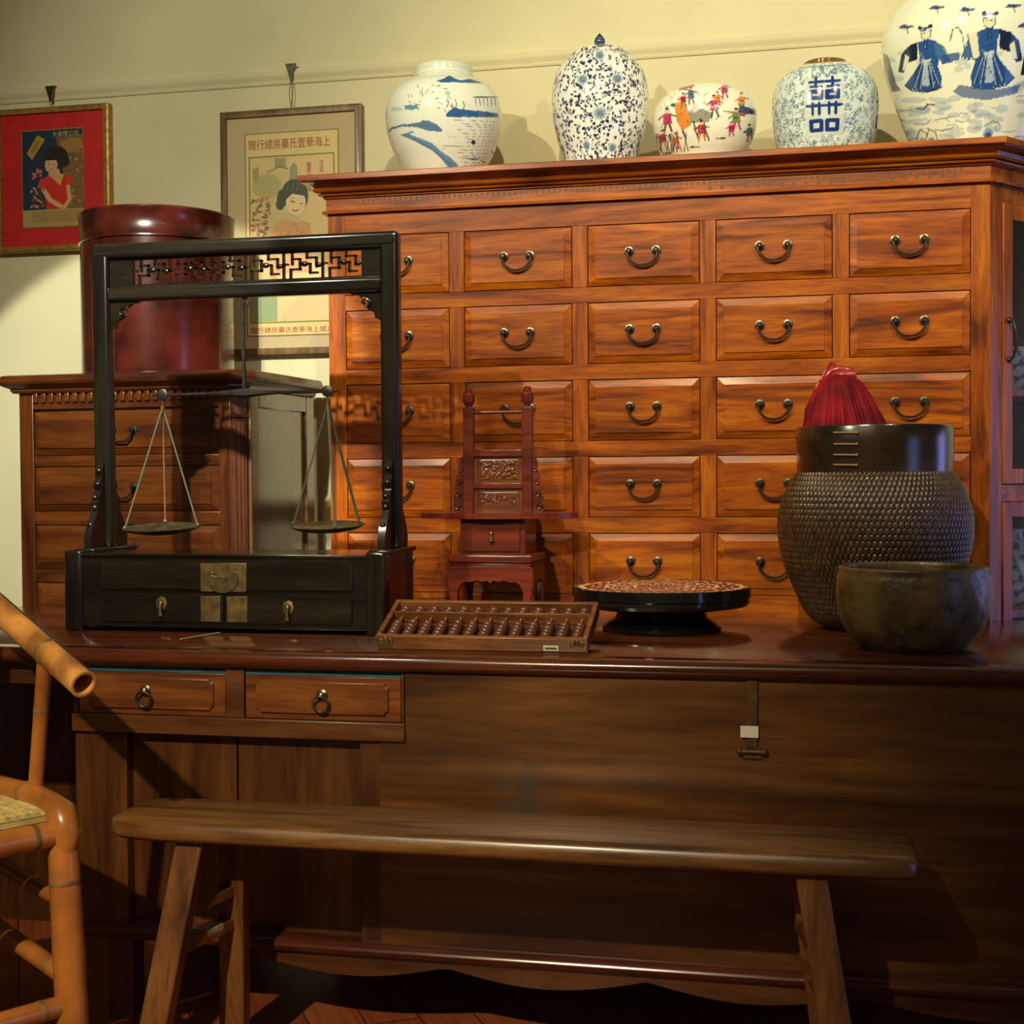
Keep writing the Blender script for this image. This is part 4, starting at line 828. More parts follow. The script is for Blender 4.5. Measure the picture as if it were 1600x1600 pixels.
for nm, a, b, t, bt in rows:
    x0, x1, z1, z0 = SX(a), SX(b), SZ(t), SZ(bt)
    d = MB().box(x0, YS+.004, z0, x1, YS+.03, z1).build('drawer', M['black'], ss, bevel=.0015)
    ld = Vector(ss.location)
    o = bead_frame(x0, x1, z0, z1, YS+.005).build('bead_moulding', M['black'], ss); o.parent = d
    if a == 157 and b == 547:
        f = MB(); f.box(SX(312), YS+.0025, SZ(925), SX(384), YS+.0045, SZ(880)); pl = f.build('lock_plate', M['brass'], ss, bevel=.001); pl.parent = d
        cx_, cz_ = SX(347), SZ(903); r_ = SX(372)-SX(347)
        q = [(cx_+r_*math.cos(t_), cz_-.002+r_*.85*math.sin(t_)) for t_ in np.linspace(PI*1.0, 2*PI, 14)]
        q += [(cx_+r_*.95, cz_+.010), (cx_+r_*.75, cz_+.016), (cx_+r_*.5, cz_+.012), (cx_+r_*.62, cz_+.006), (cx_+r_*.3, cz_+.003), (cx_-r_*.3, cz_+.003), (cx_-r_*.62, cz_+.006), (cx_-r_*.5, cz_+.012), (cx_-r_*.75, cz_+.016), (cx_-r_*.95, cz_+.010)]
        MB().prism(q, YS-.0015, YS+.002, 'y').build('bat_pull', M['pan'], ss, bevel=.0008).parent = d
    else:
        e_ = (312, 343) if a == 157 else (353, 385)
        MB().box(SX(e_[0]), YS+.0025, SZ(972), SX(e_[1]), YS+.0045, SZ(932)).build('brass_plate', M['brass'], ss, bevel=.0008).parent = d
        c_ = 251 if a == 157 else 449
        f = MB(); q = MB().lathe([(.0145, 0), (.0145, .002), (.008, .003), (.006, .008), (.001, .011)], n=8); V = np.concatenate(q.v)
        zc_ = SZ(944 if a == 157 else 948); f.add(np.stack([V[:, 0]+SX(c_), YS+.004-V[:, 2], V[:, 1]*1.15+zc_], 1), q.f)
        f.tube([(SX(c_), YS-.004, zc_), (SX(c_), YS-.006, zc_-.012), (SX(c_), YS-.004, zc_-.030)], [.003, .004, .006], 8)
        f.build('drop_pull', M['brass'], ss).parent = d
# posts and rails of the upright frame
def FX(px, py=600): return X_(px, py, YP)
def FZ(py, px=380): return Z_(px, py, YP)
xpl, xpr = FX(163, 620), FX(612, 620); pr_ = (FX(176)-FX(150))/2
z_r1t, z_r1b = FZ(373), FZ(397); z_r2t, z_r2b = FZ(441), FZ(465)
def rrect(x0, x1, z0, z1, ya, yb): return MB().box(x0, ya, z0, x1, yb, z1)
for x, nm in ((xpl, 'post'), (xpr, 'post')):
    rrect(x-pr_, x+pr_, zbt+.012, z_r1t, YP-.018, YP+.018).build('post', M['black_z'], ss, bevel=.009, seg=4)
    rrect(x-pr_*1.15, x+pr_*1.15, zbt+.002, zbt+.014, YS+.01, YSR-.01).build('post_foot', M['black'], ss, bevel=.003)
rrect(xpl-pr_+.002, xpr+pr_-.002, z_r1b, z_r1t+.001, YP-.019, YP+.019).build('top_rail', M['black'], ss, bevel=.010, seg=4)
rrect(xpl+pr_-.004, xpr-pr_+.004, z_r2b, z_r2t, YP-.017, YP+.017).build('lower_rail', M['black'], ss, bevel=.009, seg=4)
# fretwork
zf0, zf1_ = z_r2t-.002, z_r1b+.002; xf0, xf1 = FX(208, 420), FX(566, 420); hz = zf1_-zf0
f = MB(); f.box(xpl+pr_-.003, YP-.006, zf0, xf0, YP+.006, zf1_); f.box(xf1, YP-.006, zf0, xpr-pr_+.003, YP+.006, zf1_)
def bar(u0, v0, u1, v1, t=.0048):
    xa_, xb_ = xf0+(xf1-xf0)*min(u0, u1), xf0+(xf1-xf0)*max(u0, u1); za_, zb_ = zf0+hz*min(v0, v1), zf0+hz*max(v0, v1)
    f.box(xa_-t/2, YP-.005, za_-t/2, xb_+t/2, YP+.005, zb_+t/2)
f.box(xf0, YP-.005, zf0, xf1, YP+.005, zf0+.006); f.box(xf0, YP-.005, zf1_-.006, xf1, YP+.005, zf1_)
for k in range(6):
    m = lambda u: (k+u)/6
    bar(m(.0), .1, m(.0), .9); bar(m(.18), .1, m(.18), .38); bar(m(.18), .38, m(.42), .38); bar(m(.42), .38, m(.42), .72); bar(m(.22), .72, m(.42), .72); bar(m(.22), .55, m(.22), .9)
    bar(m(.42), .55, m(.68), .55); bar(m(.68), .25, m(.68), .55); bar(m(.68), .25, m(.86), .25); bar(m(.6), .75, m(.84), .75); bar(m(.84), .45, m(.84), .75); bar(m(.84), .5, m(1), .5); bar(m(.6), .75, m(.6), .9); bar(m(0), .55, m(.1), .55)
    f.ball((xf0+(xf1-xf0)*m(.55), YP-.004, zf0+hz*.55), .0075, 1.3, .6, .9); f.ball((xf0+(xf1-xf0)*m(.92), YP-.004, zf0+hz*.5), .006, 1.2, .6, 1)
f.build('fretwork', M['black'], ss, bevel=0)
# carved corner spandrels
for s_, xe in ((1, xpl+pr_-.002), (-1, xpr-pr_+.002)):
    z = z_r2b+.002; W2, H2 = .088, .068
    q = [(0, 0), (W2, 0), (W2*.82, -.006), (W2*.66, -.008), (W2*.55, -.018), (W2*.60, -.010), (W2*.46, -.012), (W2*.40, -.026), (W2*.46, -.036), (W2*.36, -.044), (W2*.22, -.050), (W2*.20, -.062), (W2*.08, -H2), (0, -H2)]
    q = [(xe+s_*a, z+b) for a, b in q]
    g = MB().prism(q if s_ > 0 else q[::-1], YP-.006, YP+.006, 'y')
    g.tube([(xe+s_*(W2*.42+.012*(1-.6*k)*math.cos(k*7)), YP-.008, z-.028+.012*(1-.6*k)*math.sin(k*7)) for k in np.linspace(0, 1, 14)], .0028, 6)
    g.build('carved_spandrel', M['black'], ss)
# standing carved brackets in front of and behind each post
for x in (xpl, xpr):
    for dy, sg in ((-1, -1), (1, 1)):
        z0 = zbt+.014; hb_ = FZ(722)-z0; q = []
        y0 = YP+sg*.017
        out = [(.060, 0), (.062, .02), (.050, .045), (.040, .060), (.030, .075), (.034, .088), (.026, .100), (.016, .112), (.022, .124), (.012, .138), (.014, .152), (.004, .165)]
        sc_ = hb_/.165
        q = [(y0, z0)]+[(y0+sg*a*1.25, z0+b*sc_) for a, b in out]+[(y0, z0+hb_)]
        g = MB().prism(q, x-.009, x+.009, 'x')
        for a, b, r in ((.050, .045, .007), (.032, .078, .008), (.030, .098, .007), (.018, .124, .007), (.012, .15, .008)):
            g.ball((x, y0+sg*a*1.2, z0+b*sc_), r, 1.2, 1, 1)
        g.build('carved_bracket', M['black_z'], ss)
# --- balance hanging in the frame
bc = at(382, 614, YP); bz = bc[2]
bl = thing('hanging_balance', 'old balance with iron beam and two shallow brass pans, hanging inside the black stand', 'scale', (bc[0], YP, Z_(382, 835, YP)))
xb0, xb1 = X_(238, 620, YP), X_(529, 613, YP)
f = MB(); xA_, xB_ = X_(254, 619, YP), X_(512, 613, YP)
f.tube([(xb0, YP, bz-.001), (xA_, YP, bz-.001), (bc[0]-.09, YP, bz), (bc[0]-.03, YP, bz), (bc[0], YP, bz-.001), (bc[0]+.03, YP, bz), (bc[0]+.09, YP, bz), (xB_, YP, bz-.001), (xb1, YP, bz-.001)], [.0018, .0038, .0045, .009, .014, .009, .0045, .0038, .0018], 8)
for x in (xA_, xB_):
    q = MB().lathe([(.0125, -.004), (.0145, -.003), (.0145, .003), (.0125, .004)], n=20); V = np.concatenate(q.v); f.add(np.stack([V[:, 0]+x, V[:, 2]+YP, V[:, 1]+bz], 1), q.f)
f.build('beam', M['iron'], bl)
zt_ = z_r2b
f = MB(); f.tube([(bc[0], YP, bz-.025), (bc[0], YP, bz), (bc[0]-.001, YP, bz+.07), (bc[0]-.001, YP, zt_-.03), (bc[0], YP, zt_-.012)], [.002, .006, .0045, .004, .005], 8)
f.tube([(bc[0]+.012*math.cos(t)-.0, YP, zt_-.012+.012*math.sin(t)) for t in np.linspace(-PI*.9, PI*.35, 10)], .0028, 8); f.tube([(bc[0], YP, zt_-.014), (bc[0], YP, zt_+.002)], .003, 8)
f.build('suspension_rod', M['iron'], bl)
for cxp, hw, py, x, ends in ((253, 61, 823, xA_, ((212, -1), (233, 1), (311, .1))), (512, 59, 820, xB_, ((457, .1), (541, -1), (548, 1)))):
    pc = at(cxp, py, YP); s_ = depth(pc)/F; r_ = hw*s_
    pn = MB().lathe([(.004, -.0165), (r_*.5, -.016), (r_*.85, -.009), (r_*.985, -.0015), (r_, .0), (r_*.975, .0005), (r_*.84, -.0065), (r_*.5, -.0125), (.004, -.0135)], (pc[0], pc[1], pc[2]), 48)
    for vv in pn.v: vv[:, 2] += (vv[:, 1]-pc[1])*.085
    pn = pn.build('pan', M['pan'], bl)
    for i, (ex, sy_) in enumerate(ends):
        xx = X_(ex, py, YP); dx_ = (xx-pc[0]); dy_ = math.sqrt(max(0, (r_*.96)**2-dx_*dx_))*(1 if sy_ > 0 else -1)*(1 if abs(sy_) == 1 else 0)
        g = MB(); top = Vector((x, YP, bz-.030)); end = Vector((pc[0]+dx_*.97, YP+dy_, pc[2]+.001+dy_*.085))
        g.tube([top, top.lerp(end, .5), end], .0021 if cxp < 400 or i == 0 else .0036, 6); g.ball(end+Vector((0, 0, .004)), .0045)
        g.build('pan_cord', M['cord_red'] if (cxp < 400 and i == 1) else M['cord'], pn).data.transform(Matrix.Translation(-Vector(bl.location)))
    f = MB(); f.tube([(x, YP, bz-.012), (x, YP, bz-.03)], .0022, 8); f.tube([(x, YP, bz-.028), (x, YP, bz-.046)], .0055, 8); f.build('ferrule', M['brass'], bl)

# --- red carved display stand
YD = 3.50
def DX(px, py=800, Y=YD): return X_(px, py, Y)
def DZ(py, px=780, Y=YD): return Z_(px, py, Y)
rs = thing('carved_mirror_stand', 'small red lacquered stand with two finialled posts, carved panels and one drawer, on curved legs', 'stand', (DX(768), YD+.06, ZT))
rotm = None
xa0, xa1 = DX(699, 900), DX(833, 900); dep = .165
zl1, zl0 = DZ(884, 765), ZT                 # leg block
# base: four boards cut to cabriole legs with a scalloped apron between
def legboard(x0, x1, z1, fw_):
    hgt = z1-zl0; w2 = (x1-x0)/2; xm = (x0+x1)/2
    outer = [(w2-.010, 0), (w2-.002, -.05), (w2, -.16), (w2, -.34), (w2-.004, -.52), (w2-.012, -.70), (w2-.016, -.86), (w2-.012, -1)]
    inner = [(w2-.012-fw_*.45, -1), (w2-.018-fw_*.5, -.86), (w2-.014-fw_*.62, -.66), (w2-.008-fw_, -.46), (w2-.012-fw_*1.2, -.34), (w2-.018-fw_*1.5, -.29), (w2-.024-fw_*1.6, -.31), (w2*.30, -.27), (w2*.20, -.30), (w2*.07, -.27), (0, -.33)]
    rt = [(xm+a, z1+b*hgt) for a, b in outer+inner]
    return rt + [(2*xm-a, b) for a, b in rt[::-1][1:]]
def legs_board(a, b, p0, p1, ax): return MB().prism(legboard(a, b, zl1, .020), p0, p1, ax)
legs_board(xa0, xa1, YD, YD+.018, 'y').build('front_apron', M['red_lac'], rs, angle=30, bevel=.002)
legs_board(xa0, xa1, YD+dep-.018, YD+dep, 'y').build('rear_apron', M['red_lac'], rs, angle=30, bevel=.002)
for x in (xa0+.001, xa1-.019): legs_board(YD+.001, YD+dep-.001, x, x+.018, 'x').build('side_apron', M['red_lac'], rs, angle=30, bevel=.002)
zm1, zm0 = DZ(866, 765), DZ(880, 765)
MB().box(xa0+.004, YD-.002, zl1-.001, xa1-.004, YD+dep+.002, zm0).build('base_top', M['red_lac'], rs, bevel=.003)
MB().box(xa0+.002, YD-.008, zm0, xa1-.0, YD+dep+.008, zm1).build('moulding', M['red_lac'], rs, bevel=.006, seg=3)
bx0, bx1 = DX(717, 840), DX(819, 840); zs0, zs1 = zm1, DZ(808)
f = MB(); f.box(bx0, YD+.016, zs0, bx1, YD+dep-.01, zs1); f.build('drawer_case', M['red_lac'], rs, bevel=.001)
dr = MB().box(bx0+.014, YD+.011, zs0+.006, bx1-.014, YD+.03, zs1-.010).build('drawer', M['red_lac'], rs, bevel=.0015)
g = MB(); g.ball((DX(766, 835), YD+.008, DZ(834)), .006, 1, .6, 1); g.tube([(DX(766, 835), YD+.004, DZ(836)), (DX(767, 835), YD+.003, DZ(846))], [.003, .006], 8); g.build('drop_pull', M['brass'], rs).parent = dr
# wide curved shelf
n = 30; x0_, x1_ = DX(656, 800, YD+.05), DX(902, 800, YD+.05); ym = YD+.06; pl = []
for i in range(n+1):
    t = i/n; pl.append((x0_+(x1_-x0_)*t, ym-.085*math.sin(PI*t)**.8))
for i in range(n+1):
    t = 1-i/n; pl.append((x0_+(x1_-x0_)*t, ym+.10*math.sin(PI*t)**.8+.0005))
MB().prism(pl, zs1-.0045, zs1+.010, 'z').build('shelf', M['red_lac'], rs, bevel=.003)
# posts, finials, rails, carved panels
Yq = YD+.06; zq = zs1+.0095
def QX(px, py=700): return X_(px, py, Yq)
def QZ(py, px=780): return Z_(px, py, Yq)
for px in (733, 824.5):
    x = QX(px); hw = .0135; zt0 = QZ(636)
    MB().box(x-hw, Yq-.012, zq, x+hw, Yq+.012, zt0).build('post', M['red_lac'], rs, bevel=.002)
    MB().lathe([(.0085, 0), (.0085, .007), (.0130, .008), (.0130, .012), (.0155, .0125), (.0165, .020), (.0165, .034), (.0145, .038), (.0100, .0385), (.0110, .044), (.0105, .050), (.006, .0535), (.0005, .0545)], (x, Yq, zt0-.001), 16).build('finial', M['red_lac'], rs, angle=25)
    sg = -1 if px < 780 else 1
    # scroll bracket at the outer side
    q = [(0, 0)]; hb_ = QZ(705)-zq
    for k, (a, b) in enumerate(((.026, 0), (.030, .1), (.022, .16), (.028, .24), (.020, .32), (.026, .42), (.016, .5), (.020, .6), (.011, .68), (.013, .8), (.004, .92), (0, 1))): q.append((a, b*hb_))
    g = MB().prism([(x+sg*(hw+a), zq+b) for a, b in (q if sg > 0 else q[::-1])], Yq-.006, Yq+.006, 'y')
    for a, b, r in ((.018, .10, .009), (.015, .30, .008), (.013, .5, .007), (.008, .70, .006), (.005, .86, .005)):
        g.tube([(x+sg*(hw+a)+r*(1-.6*k)*math.cos(k*8), Yq-.008, zq+b*hb_+r*(1-.6*k)*math.sin(k*8)) for k in np.linspace(0, 1, 12)], .0022, 6)
    g.build('scroll_bracket', M['red_lac'], rs)
xi0, xi1 = QX(733)+.012, QX(824.5)-.012
f = MB(); f.tube([(xi0, Yq, QZ(644)), (xi1, Yq, QZ(644))], .005, 10)
f.build('top_bar', M['red_lac'], rs)
f = MB()
for a, b in ((702, 714), (754, 764)): f.box(xi0-.001, Yq-.010, QZ(b), xi1+.001, Yq+.010, QZ(a))
f.build('cross_rail', M['red_lac'], rs, bevel=.003)
for a, b in ((714, 754), (764, 806)):
    z1_, z0_ = QZ(a), max(zq, QZ(b)); o = MB().box(xi0, Yq-.003, z0_, xi1, Yq+.005, z1_).build('panel', M['red_carve'], rs)
    g = MB(); xc_, zc_ = (xi0+xi1)/2, (z0_+z1_)/2+(0 if a == 714 else .006); ww, hh_ = (xi1-xi0)*.36, (z1_-z0_)*(.30 if a == 714 else .20)
    for i in range(60 if a == 714 else 34):
        px_, pz_ = xc_+rnd.uniform(-ww, ww), zc_+rnd.uniform(-hh_, hh_); r = rnd.uniform(.003, .0055)
        g.tube([(px_+r*(1-.6*k)*math.cos(k*6+i), Yq-.005, pz_+r*(1-.6*k)*math.sin(k*6+i)) for k in np.linspace(0, 1, 8)], .0016, 5); g.ball((px_, Yq-.004, pz_), rnd.uniform(.002, .0042), rnd.uniform(.8, 1.6), .8, 1, n=8)
    for A_, B_ in (((-1, -1), (1, -1)), ((1, -1), (1, 1)), ((1, 1), (-1, 1)), ((-1, 1), (-1, -1))): g.tube([(xc_+A_[0]*ww*1.12, Yq-.0035, zc_+A_[1]*hh_*1.25), (xc_+B_[0]*ww*1.12, Yq-.0035, zc_+B_[1]*hh_*1.25)], .0015, 5)
    g.build('carving', M['red_carve'], rs).parent = o

# --- abacus, propped up at the back
A0 = at(589, 1014, Z=ZT); Wa = X_(919, 1016, A0[1])-A0[0]; Da = .170; Ta = .032; al = math.radians(22.5)
ab = thing('abacus', 'wooden abacus with dark beads, tilted up on the counter before the red stand', 'abacus', (A0[0], A0[1], ZT))
ab.rotation_euler = (al, 0, 0)
ab.location.z = ZT + .0005
def AL(mb, name, mat, parent=ab, **k): return mb.build(name, mat, parent, loc=(0, 0, 0), **k)
fw = .011
AL(MB().box(0, 0, .0, Wa, fw, Ta), 'frame_side', M['abacus'], bevel=.0015); AL(MB().box(0, Da-fw, 0, Wa, Da, Ta), 'frame_side', M['abacus'], bevel=.0015)
AL(MB().box(0, fw, 0, fw, Da-fw, Ta), 'frame_side', M['abacus'], bevel=.0015); AL(MB().box(Wa-fw, fw, 0, Wa, Da-fw, Ta), 'frame_side', M['abacus'], bevel=.0015)
AL(MB().box(fw, fw, .001, Wa-fw, Da-fw, .004), 'bed', M['abacus_bed'])
yd = Da*.66
AL(MB().box(fw, yd, .006, Wa-fw, yd+.008, Ta-.002), 'divider', M['abacus'], bevel=.001)
nb = 13; bead = None
for i in range(nb):
    x = fw+(i+.5)*(Wa-2*fw)/nb; zc_ = Ta*.55
    AL(MB().tube([(x, fw-.002, zc_), (x, Da-fw+.002, zc_)], .0022, 8), 'rod', M['rod'])
    ys = [fw+.0085+k*.0145 for k in range(5)] + [yd+.0165+k*.0145 for k in range(2)]
    if i % 3 == 1: ys[4] += .004
    for y in ys:
        if bead is None:
            q = MB().lathe([(.004, -.0066), (.0085, -.0060), (.0118, -.0030), (.0130, 0), (.0118, .0030), (.0085, .0060), (.004, .0066)], n=16); V = np.concatenate(q.v)
            bead = MB().add(np.stack([V[:, 0], V[:, 2], V[:, 1]], 1), q.f).build('bead', M['bead'], ab, loc=(x, y, zc_), angle=50)
        else: copy_part(bead, ab, (x, y, zc_))
for x, s_ in ((.004, 1), (Wa-.004, -1)):
    g = MB()
    for k in range(3): g.ball((x+s_*(.008+.010*k), -.0004, Ta*.62+(.003 if k % 2 else -.001)), .0065, 1, .25, 1.2)
    g.box(min(x, x+s_*.03), -.0012, Ta*.2, max(x, x+s_*.03), 0, Ta*.7); AL(g, 'corner_plate', M['brass'], bevel=0)
AL(MB().box(Wa*.795, -.0012, Ta*.12, Wa*.865, 0, Ta*.5), 'paper_label', M['paper'])['label'] = 'small white paper label'
o = AL(MB().box(Wa*.803, -.0016, Ta*.24, Wa*.856, -.0011, Ta*.37), 'label_print', M['ink_dark'])
ft = MB(); zr_ = math.sin(al)*Da*.8
# easel foot below the raised rear edge
R_inv = Matrix.Rotation(-al, 4, 'X')
def wl(x, y, z): return tuple(R_inv @ Vector((x, y, z)))
V = [wl(x, y, z) for x in (Wa*.3, Wa*.7) for (y, z) in ((Da*.9*math.cos(al), 0), (Da*.97*math.cos(al), 0), (Da*.97*math.cos(al), Da*.97*math.sin(al)-.001), (Da*.9*math.cos(al), Da*.9*math.sin(al)-.001))]
AL(MB().add(V, [(0, 1, 2, 3), (7, 6, 5, 4), (0, 4, 5, 1), (1, 5, 6, 2), (2, 6, 7, 3), (3, 7, 4, 0)]), 'rear_foot', M['abacus'])

# --- pedestal tray
tc_ = at(1034, 984, Z=ZT); st = depth(tc_)/F; Rt = 139*st
tr = thing('pedestal_tray', 'round black lacquer pedestal tray with red and gold patterned top, between abacus and basket', 'tray', (tc_[0], tc_[1], ZT))
ht = .106
MB().lathe([(.136, 0), (.142, .004), (.143, .012), (.130, .022), (.112, .032), (.106, .046), (.114, .056), (Rt*.90, .058), (Rt*.965, .062), (Rt*.985, .070), (Rt*.98, .079), (Rt, .082), (Rt*1.0, ht-.002), (Rt*.99, ht), (Rt*.975, ht-.001), (Rt*.97, ht-.003), (.01, ht-.003)], (tc_[0], tc_[1], ZT), 96).build('tray_body', M['tray'], tr, angle=30)
nu, nv = 480, 130; t = np.linspace(-PI, PI, nu, endpoint=False); rr = np.linspace(.001, Rt*.955, nv); T, R2 = np.meshgrid(t, rr); q = R2/Rt
V = np.stack([R2*np.cos(T), R2*np.sin(T), np.full_like(T, ht-.0022)+.0012*np.abs(np.sin(T*24))*(q > .2)], -1).reshape(-1, 3); o = grid_mesh('inlaid_top', V, nu, nv, True, M['print'], tr)
g1 = (np.sin(T*24+np.sin(q*40)*2)*np.sin(q*38) > .45) | (np.abs(q-.62) < .02) | (np.abs(q-.90) < .02) | (np.abs(q-.3) < .015) | ((np.cos(T*8)*.12+.42-q > -.02) & (np.cos(T*8)*.12+.42-q < .03))
g2 = np.sin(T*13-q*25)*np.sin(q*55+1) > .5
C = np.where(g1[..., None], lin((225, 180, 130)), np.where(g2[..., None], lin((170, 36, 24)), lin((90, 12, 10)))).reshape(-1, 3); set_paint(o.data, C)

# --- woven basket
bk = at(1366, 985, Y=3.49); sk = depth(bk)/F
ZTB = ZT+.003
bs = thing('woven_basket', 'big dark woven basket with smooth leather-like collar and pale cord stitches, on the counter', 'basket', (bk[0], bk[1], ZTB))
ybz = 747+ (H-ZT)/sk                        # outline height of the basket's resting plane
PB = [(0, ybz), (60, ybz), (82, ybz-5), (104, 962), (122, 925), (138, 885), (146, 845), (146, 812), (138, 780), (126, 757), (117, 744), (112, 740)]
nu, nv = 1080, 520; P = smooth_prof(PB, nv); hw = np.maximum(P[:, 0], .3)*sk; zz = (ybz-P[:, 1])*sk
dn = np.gradient(P[:, 0]), np.gradient(-P[:, 1]); ln_ = np.hypot(*dn); nr, nz_ = dn[1]/ln_, -dn[0]/ln_
th = np.linspace(-PI, PI, nu, endpoint=False); arc = np.r_[0, np.cumsum(np.hypot(np.diff(hw), np.diff(zz)))]
T, AR = np.meshgrid(th, arc); NC = 108
row = AR/.0145; ri = np.floor(row); u = (T/(2*PI)*NC+.5*(ri % 2)) % 1-.5; v = row-ri-.5
d1 = np.sqrt((u/.46)**2+((v-u*.30)/.72)**2); hgt = np.sqrt(np.clip(1-d1**2, 0, 1)); 
disp = hgt*.0032
Rr = hw[:, None]+disp*nr[:, None]; Zz = zz[:, None]+disp*nz_[:, None]
V = np.stack([Rr*np.cos(T), Rr*np.sin(T), Zz], -1).reshape(-1, 3)
o = grid_mesh('woven_body', V, nu, nv, True, M['weave'], bs)
rn = np.random.RandomState(3); tone = rn.uniform(.55, 1.15, (int(ri.max())+2, NC+1)); ti = np.floor(T/(2*PI)*NC+.5*(ri % 2)+.0).astype(int) % NC
tn = tone[ri.astype(int), ti]; base = np.array([.074, .038, .013]); gap = np.array([.006, .003, .002])
C = gap+(base*tn[..., None]-gap)*np.clip(hgt*1.6, 0, 1)[..., None]; set_paint(o.data, C.reshape(-1, 3))
zc0, zc1_ = (ybz-748)*sk, (ybz-671)*sk
MB().lathe([(115*sk, zc0-.004), (118.5*sk, zc0-.003), (118.5*sk, zc0+.004), (119.5*sk, zc1_*.5+zc0*.5), (119.5*sk, zc1_-.004), (118*sk, zc1_), (114*sk, zc1_), (113*sk, zc1_-.004), (112*sk, zc0)], (bk[0], bk[1], ZT), 96, cap=False).build('collar', M['collar'], bs)
f = MB(); a_v = math.atan2(-bk[1], -bk[0])
for k, y in enumerate((683, 700, 716, 731)):
    pts = []
    for px in np.linspace(-58, -25, 6):
        a = a_v+math.asin(px/120); r = 121*sk; pts.append((bk[0]+r*math.cos(a), bk[1]+r*math.sin(a), ZT+(ybz-y-(px+40)*.03)*sk))
    f.tube(pts, .0024, 8); f.ball(pts[-1], .004)
f.build('cord_stitches', plain('pale_cord', (.28, .15, .06), .5), bs)['label'] = 'pale tan cord stitches'
# --- tassel
tb = at(1322, 660, Y=3.47); stt = depth(tb)/F
ts = thing('silk_tassel', 'dark crimson silk tassel with knotted top, standing up out of the woven basket', 'tassel', (tb[0], tb[1], ZT+.012))
ztb_ = Z_(1322, 700, 3.47); nu, nv = 240, 60
Pt = smooth_prof([(72, 735), (66, 690), (60, 665), (52, 640), (43, 615), (34, 598), (24, 590), (14, 586)], nv); T, HWt = np.meshgrid(np.linspace(-PI, PI, nu, endpoint=False), Pt[:, 0]); _, PYt = np.meshgrid(np.linspace(0, 1, nu), Pt[:, 1])
tip = np.clip((PYt-592)/60, 0, 1); rg = 1+.06*tip*np.sin(T*19+np.sin(T*3)*2)+.035*tip*np.sin(T*47)
cxs = 1322+(PYt-690)*.11
Rr = HWt*rg*stt; X = (cxs-1322)*stt*rgt[0]*-1*-1; V = np.stack([Rr*np.cos(T)+(cxs-1322)*stt*rgt[0], Rr*np.sin(T)+(cxs-1322)*stt*rgt[1], (735-PYt)*stt], -1).reshape(-1, 3)
o = grid_mesh('strands', V, nu, nv, True, M['tassel'], ts); o.location = (0, 0, Z_(1322, 735, 3.47)-ts.location.z)
# hidden lower strands reach the basket floor so the tassel stands
MB().lathe([(.045, 0), (.06, .05), (.075, Z_(1322, 735, 3.47)-ts.location.z-.01), (.10, Z_(1322, 735, 3.47)-ts.location.z+.02)], (tb[0], tb[1], ts.location.z), 40).build('lower_strands', M['tassel'], ts)
def TP(px, py, dy=0): p = at(px, py, 3.47+dy); return (p[0], p[1], p[2])
f = MB(); f.tube([TP(1296, 601), TP(1306, 593), TP(1322, 588), TP(1338, 586)], [.010, .020, .020, .012], 14); f.tube([TP(1290, 590), TP(1300, 580), TP(1312, 577), TP(1330, 580), TP(1336, 588)], [.008, .011, .011, .010, .006], 10)
f.tube([TP(1290, 588), TP(1294, 574), TP(1299, 566), TP(1304, 570), TP(1308, 582)], .005, 8); f.tube([TP(1292, 576), TP(1284, 592), TP(1278, 602)], .0035, 8)
f.build('knot', M['tassel_knot'], ts)
f = MB(); f.tube([TP(1280, 598, -.02), TP(1277, 606, -.02), TP(1275, 613, -.02)], [.004, .007, .006], 10); f.build('small_bead', plain('orange_red_bead', (.5, .09, .03), .3), ts)
f = MB(); f.tube([TP(1278, 606, -.03), TP(1268, 640, -.03), TP(1266, 690, -.03)], [.006, .016, .018], 12); f.build('side_strand', M['tassel'], ts)

# --- stoneware bowl
bw = at(1426, 1005, Z=ZT); bw = Vector((X_(1426, 1005, 3.08), 3.08, ZT)); sw = depth(bw)/F
yz = 747+(H-ZT)/sw
pr_b = [(.005, yz), (72, yz), (78, yz-4), (92, yz-16), (106, yz-36), (115, yz-62), (117.5, yz-88), (116, yz-112), (113, yz-121), (113.5, yz-127), (112, yz-130), (108, yz-129), (107, yz-122), (110, yz-90), (100, yz-45), (70, yz-16), (3, yz-12)]
P = smooth_prof(pr_b[:14], 70); prl = [(a*sw, (yz-b)*sw) for a, b in P.tolist()]+[(a*sw, (yz-b)*sw) for a, b in pr_b[14:]]
o = MB().lathe(prl, (0, 0, 0), 96, cap=True).build('stoneware_bowl', M['stone'], None, loc=(bw[0], bw[1], ZT), angle=60)
tag(o, 'rough brown glazed stoneware bowl on the counter, in front of the woven basket', 'bowl')

# --- loose cord by the scale stand
a_ = at(282, 1001, Z=ZT); b_2 = at(346, 990, Z=ZT)
pts = [(a_[0]+(b_2[0]-a_[0])*t, a_[1]+(b_2[1]-a_[1]-.01)*t+.006*math.sin(t*3.1), ZT+.0032) for t in np.linspace(0, 1, 14)]
o = MB().tube(pts, .0016, 8).build('loose_cord', M['rod'] if False else plain('pale_twine', (.42, .33, .20), .7), None, loc=(0, 0, 0)); 
off_ = Vector(pts[0]); o.data.transform(Matrix.Translation(-off_)); o.location = off_
tag(o, 'short pale cord lying on the counter in front of the black scale stand', 'cord')
